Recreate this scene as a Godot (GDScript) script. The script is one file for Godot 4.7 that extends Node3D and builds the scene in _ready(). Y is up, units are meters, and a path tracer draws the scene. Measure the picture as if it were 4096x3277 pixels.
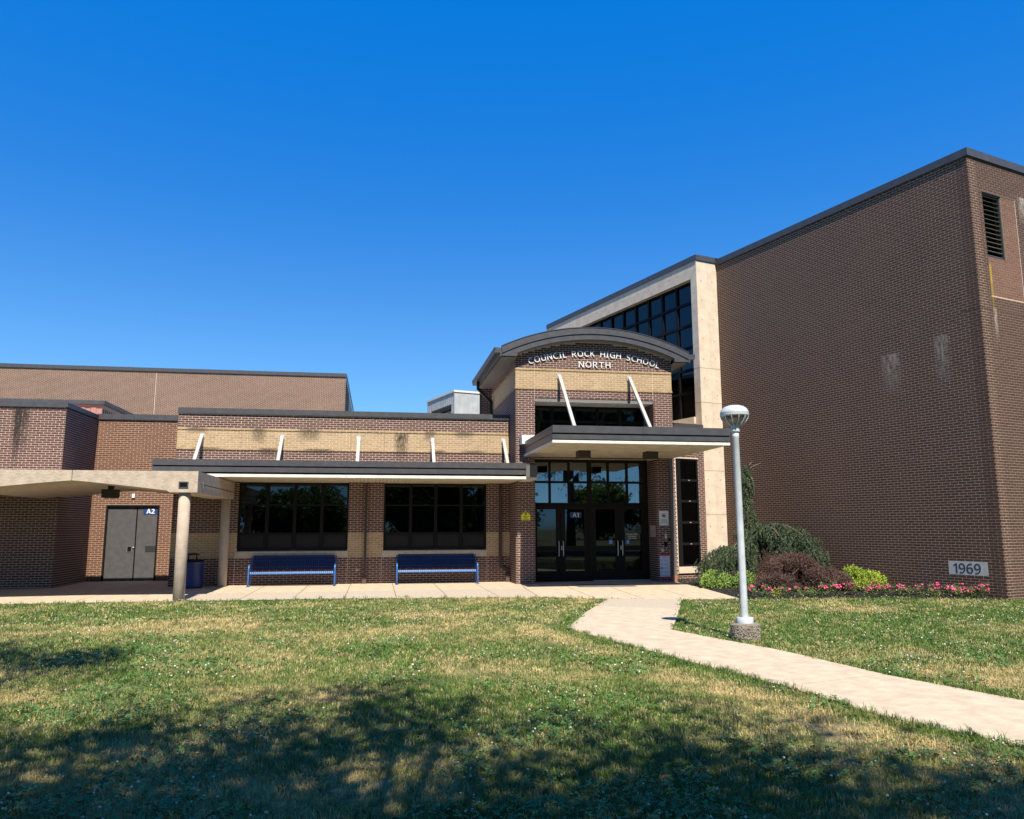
extends Node3D

# ------------------------------------------------------------------ helpers
const COURSE := 0.0672
const JOINT := 0.0108
var names := {}
var bases := {}
var rng := RandomNumberGenerator.new()
var M := {}
var cube := BoxMesh.new()
var brick_list: Array = []
var brick_mats := {}
var eye := Vector3(0, 1.7, 24.64)
var TINT := [[Color(0.088, 0.034, 0.027), Color(0.135, 0.058, 0.047)], [Color(0.41, 0.285, 0.145), Color(0.53, 0.385, 0.21)],
	[Color(0.058, 0.027, 0.019), Color(0.092, 0.044, 0.032)], [Color(0.125, 0.052, 0.034), Color(0.175, 0.078, 0.050)], [Color(0.15, 0.072, 0.047), Color(0.21, 0.106, 0.070)]]

func lin(r: float, g: float, b: float) -> Color:
	return Color(r, g, b).linear_to_srgb()

func noise_image(sd: int, freq: float, size: int, lo: float, hi: float, octaves := 4, kind := FastNoiseLite.TYPE_SIMPLEX_SMOOTH) -> Image:
	var n := FastNoiseLite.new()
	n.seed = sd; n.frequency = freq; n.noise_type = kind; n.fractal_octaves = octaves
	var im := n.get_seamless_image(size, size)
	im.convert(Image.FORMAT_RGB8)
	for y in size:
		for x in size:
			var v: float = lo + (hi - lo) * im.get_pixel(x, y).r
			im.set_pixel(x, y, Color(v, v, v))
	return im

func tex(im: Image) -> ImageTexture:
	return ImageTexture.create_from_image(im)

func mat(c: Color, rough := 0.8, map: Texture2D = null, scale := 1.0, nrm: Texture2D = null, nscale := 1.0) -> StandardMaterial3D:
	var m := StandardMaterial3D.new()
	m.albedo_color = c
	m.roughness = rough
	if map or nrm:
		m.uv1_triplanar = true; m.uv1_world_triplanar = true
		m.uv1_scale = Vector3.ONE * scale
	if map: m.albedo_texture = map
	if nrm:
		m.normal_enabled = true; m.normal_texture = nrm; m.normal_scale = nscale
	return m

func numbered(called: String, parent: Node) -> String:
	var key := str(parent.get_instance_id()) + called
	var n: int = names.get(key, 0)
	names[key] = n + 1
	return called if n == 0 else "%s_%03d" % [called, n]

func thing(called: String, label: String, category: String, base := Vector3.ZERO, group := "", turn := 0.0, shift := Vector3.ZERO) -> Node3D:
	# base: where the thing stands in the scene; shift: the same point in the coordinates its parts are drawn in
	var o := Node3D.new()
	o.name = numbered(called, self)
	add_child(o, true)
	o.position = base; o.rotation.y = turn
	bases[o] = shift
	o.set_meta("label", label); o.set_meta("category", category)
	if group: o.set_meta("group", group)
	return o

func athing(called: String, label: String, category: String, base: Vector3, group := "") -> Node3D:
	return thing(called, label, category, base, group, 0.0, base)

const TURN := 0.29182
const CORNER := Vector3(14.53, 0, 8.27)
func bthing(called: String, label: String, category: String, local: Vector3) -> Node3D:
	return thing(called, label, category, CORNER + local.rotated(Vector3.UP, TURN), "", TURN, local)

func put(called: String, what, m: Material, parent: Node3D) -> MeshInstance3D:
	var o := MeshInstance3D.new()
	o.name = numbered(called, parent)
	if what is SurfaceTool:
		what.generate_normals()
		o.mesh = what.commit()
	else:
		o.mesh = what
	o.material_override = m
	parent.add_child(o, true)
	if bases.has(parent): o.position = -bases[parent]
	return o

func struct(called: String, what, m: Material) -> MeshInstance3D:
	var o := put(called, what, m, self)
	o.set_meta("kind", "structure")
	return o

func flat() -> SurfaceTool:
	var st := SurfaceTool.new()
	st.begin(Mesh.PRIMITIVE_TRIANGLES)
	st.set_smooth_group(-1)
	return st

func smooth() -> SurfaceTool:
	var st := SurfaceTool.new()
	st.begin(Mesh.PRIMITIVE_TRIANGLES)
	st.set_smooth_group(0)
	return st

func tri(st: SurfaceTool, a: Vector3, b: Vector3, c: Vector3) -> void:
	st.add_vertex(a); st.add_vertex(c); st.add_vertex(b)

func quad(st: SurfaceTool, a: Vector3, b: Vector3, c: Vector3, d: Vector3) -> void:
	tri(st, a, b, c); tri(st, a, c, d)

func hexa(st: SurfaceTool, p: Array) -> void:
	# p: bottom a b c d (counter-clockwise from above), then the top four
	quad(st, p[3], p[2], p[1], p[0]); quad(st, p[4], p[5], p[6], p[7])
	for i in 4:
		var j := (i + 1) % 4
		quad(st, p[i], p[j], p[j + 4], p[i + 4])

func bx(st: SurfaceTool, x0: float, x1: float, y0: float, y1: float, z0: float, z1: float) -> void:
	hexa(st, [Vector3(x0, y0, z1), Vector3(x1, y0, z1), Vector3(x1, y0, z0), Vector3(x0, y0, z0), Vector3(x0, y1, z1), Vector3(x1, y1, z1), Vector3(x1, y1, z0), Vector3(x0, y1, z0)])

func box(x0: float, x1: float, y0: float, y1: float, z0: float, z1: float) -> SurfaceTool:
	var st := flat()
	bx(st, x0, x1, y0, y1, z0, z1)
	return st

func chamfer(x0: float, x1: float, y0: float, y1: float, z0: float, z1: float, c: float) -> SurfaceTool:
	# a box with its vertical and top edges cut
	var st := flat()
	var a := [Vector2(x0 + c, z1), Vector2(x1 - c, z1), Vector2(x1, z1 - c), Vector2(x1, z0 + c), Vector2(x1 - c, z0), Vector2(x0 + c, z0), Vector2(x0, z0 + c), Vector2(x0, z1 - c)]
	var mid := Vector2((x0 + x1) / 2, (z0 + z1) / 2)
	var sx := 1.0 - 2 * c / (x1 - x0); var sz := 1.0 - 2 * c / (z1 - z0)
	for i in 8:
		var p: Vector2 = a[i]; var q: Vector2 = a[(i + 1) % 8]
		var p2 := mid + (p - mid) * Vector2(sx, sz); var q2 := mid + (q - mid) * Vector2(sx, sz)
		quad(st, Vector3(p.x, y0, p.y), Vector3(q.x, y0, q.y), Vector3(q.x, y1 - c, q.y), Vector3(p.x, y1 - c, p.y))
		quad(st, Vector3(p.x, y1 - c, p.y), Vector3(q.x, y1 - c, q.y), Vector3(q2.x, y1, q2.y), Vector3(p2.x, y1, p2.y))
		tri(st, Vector3(p2.x, y1, p2.y), Vector3(q2.x, y1, q2.y), Vector3(mid.x, y1, mid.y))
		tri(st, Vector3(q.x, y0, q.y), Vector3(p.x, y0, p.y), Vector3(mid.x, y0, mid.y))
	return st

func beam(st: SurfaceTool, a: Vector3, b: Vector3, w: float, h: float, up := Vector3.UP) -> void:
	var d := (b - a).normalized()
	var s := d.cross(up).normalized() * w / 2
	var t := s.cross(d).normalized() * h / 2
	hexa(st, [a - s - t, a + s - t, b + s - t, b - s - t, a - s + t, a + s + t, b + s + t, b - s + t])

func prism(st: SurfaceTool, pts: PackedVector2Array, z0: float, z1: float) -> void:
	# pts run counter-clockwise in x, y as seen from +z
	var ids := Geometry2D.triangulate_polygon(pts)
	for i in range(0, ids.size(), 3):
		var a := pts[ids[i]]; var b := pts[ids[i + 1]]; var c := pts[ids[i + 2]]
		if (b - a).cross(c - a) < 0:
			var k := b; b = c; c = k
		tri(st, Vector3(a.x, a.y, z1), Vector3(b.x, b.y, z1), Vector3(c.x, c.y, z1))
		tri(st, Vector3(a.x, a.y, z0), Vector3(c.x, c.y, z0), Vector3(b.x, b.y, z0))
	for i in pts.size():
		var p := pts[i]; var q := pts[(i + 1) % pts.size()]
		quad(st, Vector3(p.x, p.y, z1), Vector3(p.x, p.y, z0), Vector3(q.x, q.y, z0), Vector3(q.x, q.y, z1))

func lathe(st: SurfaceTool, prof: Array, at: Vector3, seg := 24, lump := 0.0, sd := 0) -> void:
	# prof: [radius, height] from the bottom up
	var n := FastNoiseLite.new(); n.seed = sd; n.frequency = 3.0
	for k in prof.size() - 1:
		for i in seg:
			var q: Array = []
			for e in [[k, i], [k, i + 1], [k + 1, i + 1], [k + 1, i]]:
				var a: float = TAU * (e[1] % seg) / seg
				var r: float = prof[e[0]][0]
				var y: float = prof[e[0]][1]
				if lump > 0: r *= 1.0 + lump * n.get_noise_3d(cos(a) * 2, y * 2, sin(a) * 2)
				q.append(at + Vector3(cos(a) * r, y, -sin(a) * r))
			if prof[k][0] < 0.0005: tri(st, q[0], q[2], q[3])
			elif prof[k + 1][0] < 0.0005: tri(st, q[0], q[1], q[2])
			else: quad(st, q[0], q[1], q[2], q[3])

func tube(st: SurfaceTool, path: Array, r0: float, r1: float, seg := 8) -> void:
	var rings: Array = []
	for i in path.size():
		var d: Vector3 = (path[mini(i + 1, path.size() - 1)] - path[maxi(i - 1, 0)]).normalized()
		var side := d.cross(Vector3(0.13, 0.31, 0.94)).normalized()
		var other := d.cross(side).normalized()
		var r := lerpf(r0, r1, float(i) / (path.size() - 1))
		var ring: Array = []
		for k in seg:
			var a := TAU * k / seg
			ring.append(path[i] + side * cos(a) * r + other * sin(a) * r)
		rings.append(ring)
	for i in path.size() - 1:
		for k in seg:
			var j := (k + 1) % seg
			quad(st, rings[i][k], rings[i][j], rings[i + 1][j], rings[i + 1][k])
	for k in range(1, seg - 1):
		tri(st, rings[0][0], rings[0][k + 1], rings[0][k])
		tri(st, rings[-1][0], rings[-1][k], rings[-1][k + 1])

func text(called: String, s: String, height: float, at: Vector3, m: Material, parent: Node3D, depth := 0.004, spread := 1.0, face := 0.0, bold := false) -> MeshInstance3D:
	# capital letters of that height, standing on "at", facing +z (turned by "face")
	var t := TextMesh.new()
	var f := SystemFont.new()
	f.font_names = PackedStringArray(["Droid Sans"])
	if bold: f.font_weight = 700
	t.font = f; t.text = s; t.font_size = 64; t.pixel_size = height / 64.0 / 0.714; t.depth = depth; t.curve_step = 4.0
	var c := t.get_aabb()
	t.offset = Vector2(-c.get_center().x, -c.position.y) / t.pixel_size
	var o := put(called, t, m, parent)
	o.position += at
	o.rotation.y = face
	o.scale.x = spread
	return o

# ------------------------------------------------------------------ brickwork
func type_color(kind: int, t: float) -> Color:
	return TINT[kind][0].lerp(TINT[kind][1], t)

var patch := FastNoiseLite.new()

func add_brick(c: Vector3, a: Vector3, n: Vector3, l: float, h: float, proud: float, kind: int) -> void:
	var d := 0.05
	var o := c + n * (proud - d / 2)
	var t := clampf(0.5 + rng.randfn(0.0, 0.26) + patch.get_noise_3dv(c) * 0.5, 0.0, 1.0)
	brick_list.append([Transform3D(Basis(a * l, Vector3.UP * h, n * d), o), kind, t])

func lay(p0: Vector3, a: Vector3, n: Vector3, width: float, y0: float, y1: float, kind: Callable, holes: Array, module := 0.2032, proud := 0.002, arch := Vector3.ZERO, phase := 0.0) -> void:
	# rows of brick on the face that starts at p0 and runs along a; holes are [u0, u1, y0, y1]; arch is (centre u, centre y, radius)
	var rows := int((y1 - y0) / COURSE + 0.5)
	for k in rows:
		var v0 := y0 + k * COURSE
		var v1 := v0 + COURSE - JOINT
		var spans: Array = [[0.0, width]]
		if arch.z > 0:
			var up := v1 - arch.y
			var half := sqrt(maxf(arch.z * arch.z - up * up, 0.0)) if up > 0 else 99.0
			if half < 0.02: continue
			spans = [[maxf(0, arch.x - half), minf(width, arch.x + half)]]
		for h in holes:
			if v1 <= h[2] + 0.02 or v0 >= h[3] - 0.02: continue
			var cut: Array = []
			for s in spans:
				if h[1] <= s[0] or h[0] >= s[1]:
					cut.append(s); continue
				if h[0] > s[0] + 0.02: cut.append([s[0], h[0]])
				if h[1] < s[1] - 0.02: cut.append([h[1], s[1]])
			spans = cut
		var info = kind.call(k, v0)
		var off := phase + (module / 2 if k % 2 else 0.0) - module
		for s in spans:
			var i := int((s[0] - off) / module)
			while true:
				var b0 := off + i * module
				i += 1
				if b0 >= s[1] - 0.02: break
				var e0 := maxf(b0, s[0]); var e1 := minf(b0 + module - JOINT, s[1])
				if e1 - e0 < 0.025: continue
				add_brick(p0 + a * (e0 + e1) / 2 + Vector3.UP * (v0 + v1) / 2, a, n, e1 - e0, v1 - v0, proud + info[1], info[0])

func single(kind: int, t: float) -> StandardMaterial3D:
	var q := int(clampf(t, 0, 0.999) * 6)
	var key := kind * 10 + q
	if not brick_mats.has(key):
		brick_mats[key] = mat(type_color(kind, (q + 0.5) / 6.0).linear_to_srgb(), 0.82, M.grain, 2.2)
	return brick_mats[key]

func flush_bricks(wall: MeshInstance3D, root: Node3D, most := 300) -> void:
	# the bricks nearest the viewer as pieces of their own, the others as one
	var place := root.transform * wall.transform
	var local := place.affine_inverse() * eye
	var order: Array = []
	for i in brick_list.size(): order.append([brick_list[i][0].origin.distance_squared_to(local), i])
	order.sort()
	var rest: Array = []
	for j in order.size():
		var b = brick_list[order[j][1]]
		if j < most:
			var o := MeshInstance3D.new()
			o.name = numbered("brick", wall)
			o.mesh = cube; o.material_override = single(b[1], b[2]); o.transform = b[0]
			wall.add_child(o, true)
		else: rest.append(b)
	if rest.size():
		var mm := MultiMesh.new()
		mm.transform_format = MultiMesh.TRANSFORM_3D; mm.use_colors = true; mm.mesh = cube; mm.instance_count = rest.size()
		for j in rest.size():
			mm.set_instance_transform(j, rest[j][0])
			mm.set_instance_color(j, type_color(rest[j][1], rest[j][2]))
		var o := MultiMeshInstance3D.new()
		o.name = numbered("bricks", wall)
		o.multimesh = mm; o.material_override = M.brick
		wall.add_child(o, true)
		o.set_meta("kind", "stuff")
	brick_list = []

func wall_face(st: SurfaceTool, p0: Vector3, a: Vector3, n: Vector3, width: float, y0: float, y1: float, holes: Array, thick := 0.3) -> void:
	# a slab of that thickness with openings, its front face on the plane of p0
	var us: Array = [0.0, width]; var vs: Array = [y0, y1]
	for h in holes:
		us.append_array([clampf(h[0], 0, width), clampf(h[1], 0, width)]); vs.append_array([clampf(h[2], y0, y1), clampf(h[3], y0, y1)])
	us.sort(); vs.sort()
	for i in us.size() - 1:
		if us[i + 1] - us[i] < 1e-4: continue
		for j in vs.size() - 1:
			if vs[j + 1] - vs[j] < 1e-4: continue
			var cu: float = (us[i] + us[i + 1]) / 2; var cv: float = (vs[j] + vs[j + 1]) / 2
			var open := false
			for h in holes:
				if cu > h[0] and cu < h[1] and cv > h[2] and cv < h[3]: open = true
			if open: continue
			var A: Vector3 = p0 + a * us[i]; var B: Vector3 = p0 + a * us[i + 1]
			var lo: Vector3 = Vector3.UP * vs[j]; var hi: Vector3 = Vector3.UP * vs[j + 1]
			hexa(st, [A + lo, B + lo, B + lo - n * thick, A + lo - n * thick, A + hi, B + hi, B + hi - n * thick, A + hi - n * thick])

func bands(rows: Array) -> Callable:
	# rows: [first course, brick kind, how far it stands out]
	return func(k: int, _y: float):
		var r: Array = rows[0]
		for e in rows:
			if k >= e[0]: r = e
		return [r[1], r[2]]

func stain(parent: Node3D, at: Vector3, a: Vector3, n: Vector3, w: float, h: float, c: Color, sd: int, streaks := 1.0) -> void:
	# a thin film of dirt or growth that runs down a wall
	var im := Image.create(32, 128, false, Image.FORMAT_RGBA8)
	var nz := FastNoiseLite.new(); nz.seed = sd; nz.frequency = 0.06
	for y in 128:
		for x in 32:
			var u := (x - 15.5) / 16.0; var v := y / 127.0
			var k := (1.0 - u * u) * smoothstep(0.0, 0.06, v) * (1.0 - pow(v, 1.5)) * clampf(0.55 + 0.9 * nz.get_noise_2d(x * 3.0 * streaks, y * 0.5), 0, 1)
			im.set_pixel(x, y, Color(1, 1, 1, clampf(k, 0, 1)))
	var m := StandardMaterial3D.new()
	m.albedo_color = c; m.albedo_texture = tex(im); m.transparency = BaseMaterial3D.TRANSPARENCY_ALPHA; m.roughness = 0.95; m.texture_repeat = false
	var st := flat()
	var p := [at - a * w / 2, at + a * w / 2, at + a * w / 2 - Vector3.UP * h, at - a * w / 2 - Vector3.UP * h]
	var uv := [Vector2(0, 0), Vector2(1, 0), Vector2(1, 1), Vector2(0, 1)]
	for i in [0, 1, 2, 0, 2, 3]:
		st.set_normal(n); st.set_uv(uv[i]); st.add_vertex(p[i] + n * 0.006)
	var o := MeshInstance3D.new()
	o.name = numbered("stain", parent); o.mesh = st.commit(); o.material_override = m
	parent.add_child(o, true)
	if bases.has(parent): o.position = -bases[parent]

func copings(root: Node3D, x0: float, x1: float, y0: float, y1: float, z0: float, z1: float, step := 3.0) -> void:
	# sheet-metal edge of a roof in lapped lengths along x
	var n := maxi(1, int(round((x1 - x0) / step)))
	for i in n:
		var a := x0 + (x1 - x0) * i / n; var b := x0 + (x1 - x0) * (i + 1) / n
		var e := 0.004 if i % 2 else 0.0
		var st := flat()
		bx(st, a, b - 0.004, y0, y1 + e, z0, z1 + e)
		bx(st, a, b - 0.004, y0 - 0.012, y0, z1 - 0.03, z1 + 0.012 + e)
		put("coping", st, M.metal, root)

# ------------------------------------------------------------------ scene
func _ready() -> void:
	rng.seed = 11
	names.clear()
	var cam := Camera3D.new()
	cam.name = "camera"
	add_child(cam)
	cam.position = eye
	cam.rotation_order = EULER_ORDER_YXZ
	cam.rotation_degrees = Vector3(8.573, -9.782, -0.131)
	cam.fov = 55.4
	cam.near = 0.05; cam.far = 900.0
	cam.current = true
	var we := WorldEnvironment.new()
	we.name = "environment"
	var env := Environment.new()
	env.background_mode = Environment.BG_SKY
	var sm := ProceduralSkyMaterial.new()
	sm.sky_top_color = lin(0.0, 0.107, 0.40)
	sm.sky_horizon_color = lin(0.295, 0.64, 0.95)
	sm.sky_curve = 0.103
	sm.ground_horizon_color = lin(0.25, 0.28, 0.2)
	sm.ground_bottom_color = lin(0.1, 0.12, 0.06)
	sm.sun_angle_max = 6.0
	var sky := Sky.new(); sky.sky_material = sm
	env.sky = sky
	env.tonemap_mode = Environment.TONE_MAPPER_LINEAR
	env.tonemap_exposure = 1.8
	env.sdfgi_enabled = true; env.ssao_enabled = true; env.ssil_enabled = true
	we.environment = env
	add_child(we)
	var sun := DirectionalLight3D.new()
	sun.name = "sun"
	sun.light_energy = 1.6
	sun.light_color = Color(1.0, 0.955, 0.88)
	sun.light_angular_distance = 0.5
	sun.shadow_enabled = true
	add_child(sun)
	sun.look_at_from_position(SUN * 60.0, Vector3.ZERO)

	materials()
	grounds()
	block()
	stair_tower()
	link_wing()
	classroom_wing()
	pavilion()
	left_wing()
	far_parts()
	canopies()
	walkway()
	furniture()
	signs()
	planting()
	lawn()
	shade_trees()

var SUN := Vector3(0.0172, 0.788, 0.6154)

func materials() -> void:
	patch.seed = 5; patch.frequency = 0.35; patch.fractal_octaves = 3
	M.grain = tex(noise_image(1, 0.05, 256, 0.72, 1.0, 5))
	M.mottle = tex(noise_image(2, 0.012, 512, 0.85, 1.0, 6))
	M.speck = tex(noise_image(3, 0.16, 512, 0.6, 1.1, 2, FastNoiseLite.TYPE_CELLULAR))
	var bump := noise_image(4, 0.08, 256, 0.0, 1.0, 4)
	bump.bump_map_to_normal_map(6.0)
	M.bump = tex(bump)
	M.brick = mat(Color.WHITE, 0.82, M.grain, 2.2)
	M.brick.vertex_color_use_as_albedo = true
	M.mortar = mat(lin(0.74, 0.63, 0.53), 0.9, M.grain, 1.1)
	M.mortar_old = mat(lin(0.64, 0.46, 0.31), 0.9, M.grain, 1.1)
	M.metal = mat(lin(0.072, 0.074, 0.082), 0.42, M.mottle, 0.6)
	M.metal.metallic = 0.15
	M.steel = mat(lin(0.48, 0.46, 0.43), 0.5, M.mottle, 0.8)
	M.white = mat(lin(0.72, 0.70, 0.66), 0.5, M.mottle, 0.5)
	M.soffit = mat(lin(0.62, 0.56, 0.43), 0.6, M.mottle, 0.4)
	M.soffit_gray = mat(lin(0.22, 0.22, 0.22), 0.5)
	M.bronze = mat(lin(0.014, 0.012, 0.011), 0.4)
	M.frame = mat(lin(0.010, 0.010, 0.011), 0.38)
	M.panel = mat(lin(0.020, 0.020, 0.022), 0.5)
	M.glass = mat(lin(0.042, 0.048, 0.052), 0.015); M.glass.metallic = 1.0
	M.glass_clear = mat(lin(0.16, 0.175, 0.18), 0.015); M.glass_clear.metallic = 1.0
	M.concrete = mat(lin(0.66, 0.56, 0.45), 0.9, M.mottle, 0.35, M.bump, 0.06)
	M.stucco = mat(lin(0.48, 0.40, 0.32), 0.92, M.mottle, 0.6, M.bump, 0.16)
	M.stone = mat(lin(0.52, 0.45, 0.35), 0.85, M.mottle, 0.9)
	M.door_gray = mat(lin(0.085, 0.083, 0.088), 0.55, M.mottle, 0.7)
	M.black = mat(lin(0.006, 0.006, 0.007), 0.5)
	M.slab = mat(lin(0.56, 0.455, 0.335), 0.93, M.mottle, 0.5, M.bump, 0.1)
	M.aggregate = mat(lin(0.62, 0.53, 0.41), 0.93, M.speck, 0.9, M.bump, 0.5)
	M.joint = mat(lin(0.10, 0.085, 0.06), 0.95)
	M.blue = mat(lin(0.004, 0.009, 0.055), 0.35)  # bench blue with the shade under the canopy put into the colour
	M.bench_lit = mat(lin(0.03, 0.115, 0.33), 0.3)  # same bench blue, lightened in colour for the sunlit tubes and seat edge
	M.sign_blue = mat(lin(0.010, 0.042, 0.17), 0.45)
	M.letter = mat(lin(0.78, 0.78, 0.77), 0.35); M.letter.metallic = 0.2
	M.sign_white = mat(lin(0.72, 0.74, 0.75), 0.5)
	M.yellow = mat(lin(0.80, 0.72, 0.02), 0.5)
	M.red = mat(lin(0.45, 0.02, 0.05), 0.5)
	M.lamp = mat(lin(0.50, 0.56, 0.60), 0.4, M.mottle, 0.7)
	M.panel_gray = mat(lin(0.42, 0.46, 0.49), 0.5, M.mottle, 0.3)
	for m in [M.bronze, M.frame, M.panel, M.black]: m.metallic_specular = 0.2; m.roughness = 0.55
	M.soil = mat(lin(0.16, 0.11, 0.07), 0.95, M.grain, 0.8)
	M.roof = mat(lin(0.10, 0.10, 0.10), 0.8)

# ------------------------------------------------------------------ the ground
var PATH := PackedVector2Array([Vector2(5.49, 6.25), Vector2(7.13, 6.75), Vector2(6.28, 8.79), Vector2(4.87, 11.97), Vector2(5.2, 13.15), Vector2(5.56, 14.33), Vector2(5.82, 16.15), Vector2(6.29, 17.62), Vector2(7.4, 20.5), Vector2(8.8, 24.0), Vector2(6.9, 24.2), Vector2(5.9, 21.4), Vector2(5.0, 19.02), Vector2(4.54, 18.0), Vector2(4.34, 16.56), Vector2(4.05, 15.38), Vector2(3.6, 13.4), Vector2(3.19, 11.47), Vector2(4.2, 9.0)])
var APRON := PackedVector2Array([Vector2(-14.0, -3.0), Vector2(9.3, -3.0), Vector2(9.3, 1.15), Vector2(9.19, 1.36), Vector2(8.95, 4.0), Vector2(8.56, 6.8), Vector2(7.13, 6.78), Vector2(6.3, 6.5), Vector2(5.3, 6.17), Vector2(4.1, 5.55), Vector2(-0.6, 4.94), Vector2(-5.7, 4.84), Vector2(-8.4, 4.86), Vector2(-14.0, 4.86)])
var BED := PackedVector2Array([Vector2(9.3, 0.6), Vector2(10.5, 0.0), Vector2(12.1, 0.0), Vector2(14.52, 8.2), Vector2(14.2, 8.05), Vector2(13.3, 7.6), Vector2(12.0, 7.1), Vector2(10.5, 6.9), Vector2(9.2, 6.85), Vector2(8.56, 6.8), Vector2(8.95, 4.0), Vector2(9.19, 1.36)])

func sheet(st: SurfaceTool, pts: PackedVector2Array, y: float, skirt := 0.0) -> void:
	var ids := Geometry2D.triangulate_polygon(pts)
	for i in range(0, ids.size(), 3):
		var v: Array = []
		for j in 3: v.append(Vector3(pts[ids[i + j]].x, y, pts[ids[i + j]].y))
		if (v[1] - v[0]).cross(v[2] - v[0]).y < 0: tri(st, v[0], v[2], v[1])
		else: tri(st, v[0], v[1], v[2])
	if skirt > 0:
		for i in pts.size():
			var p := pts[i]; var q := pts[(i + 1) % pts.size()]
			quad(st, Vector3(p.x, y, p.y), Vector3(q.x, y, q.y), Vector3(q.x, y - skirt, q.y), Vector3(p.x, y - skirt, p.y))

func slabs(called: String, region: PackedVector2Array, cells: Array, y: float, parent: Node3D) -> void:
	# cells: [polygon, material]; each is cut to the region and shrunk by the joint
	for c in cells:
		for piece in Geometry2D.intersect_polygons(region, c[0]):
			for p2 in Geometry2D.offset_polygon(piece, -0.008):
				if Geometry2D.triangulate_polygon(p2).is_empty(): continue
				var st := flat()
				sheet(st, p2, y + rng.randf_range(-0.002, 0.002), 0.08)
				put(called, st, c[1], parent)

func rect(x0: float, z0: float, x1: float, z1: float) -> PackedVector2Array:
	return PackedVector2Array([Vector2(x0, z0), Vector2(x1, z0), Vector2(x1, z1), Vector2(x0, z1)])

var lawn_mix := FastNoiseLite.new()
var lawn_fine := FastNoiseLite.new()

func lawn_color(x: float, z: float) -> Color:
	var dry := 0.5 + 0.9 * lawn_mix.get_noise_2d(x * 1.0, z * 1.0) + 0.45 * lawn_fine.get_noise_2d(x, z)
	if x > 6.0 and z < 16.0: dry -= 0.22
	if z < 6.6: dry -= 0.15
	# mown tufts dry out beside the path
	var d := path_gap(x, z)
	if d < 0.30: dry -= 0.45
	elif d < 1.0 and x < 5.2: dry += 0.40 * (1.0 - absf(d - 0.62) / 0.4)
	dry = clampf(dry, 0.0, 1.0)
	return Color(0.082, 0.150, 0.018).lerp(Color(0.47, 0.375, 0.165), dry * dry * 0.95)

func path_gap(x: float, z: float) -> float:
	var p := Vector2(x, z)
	var best := 99.0
	for i in PATH.size():
		var q := Geometry2D.get_closest_point_to_segment(p, PATH[i], PATH[(i + 1) % PATH.size()])
		best = minf(best, p.distance_to(q))
	return best

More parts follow.
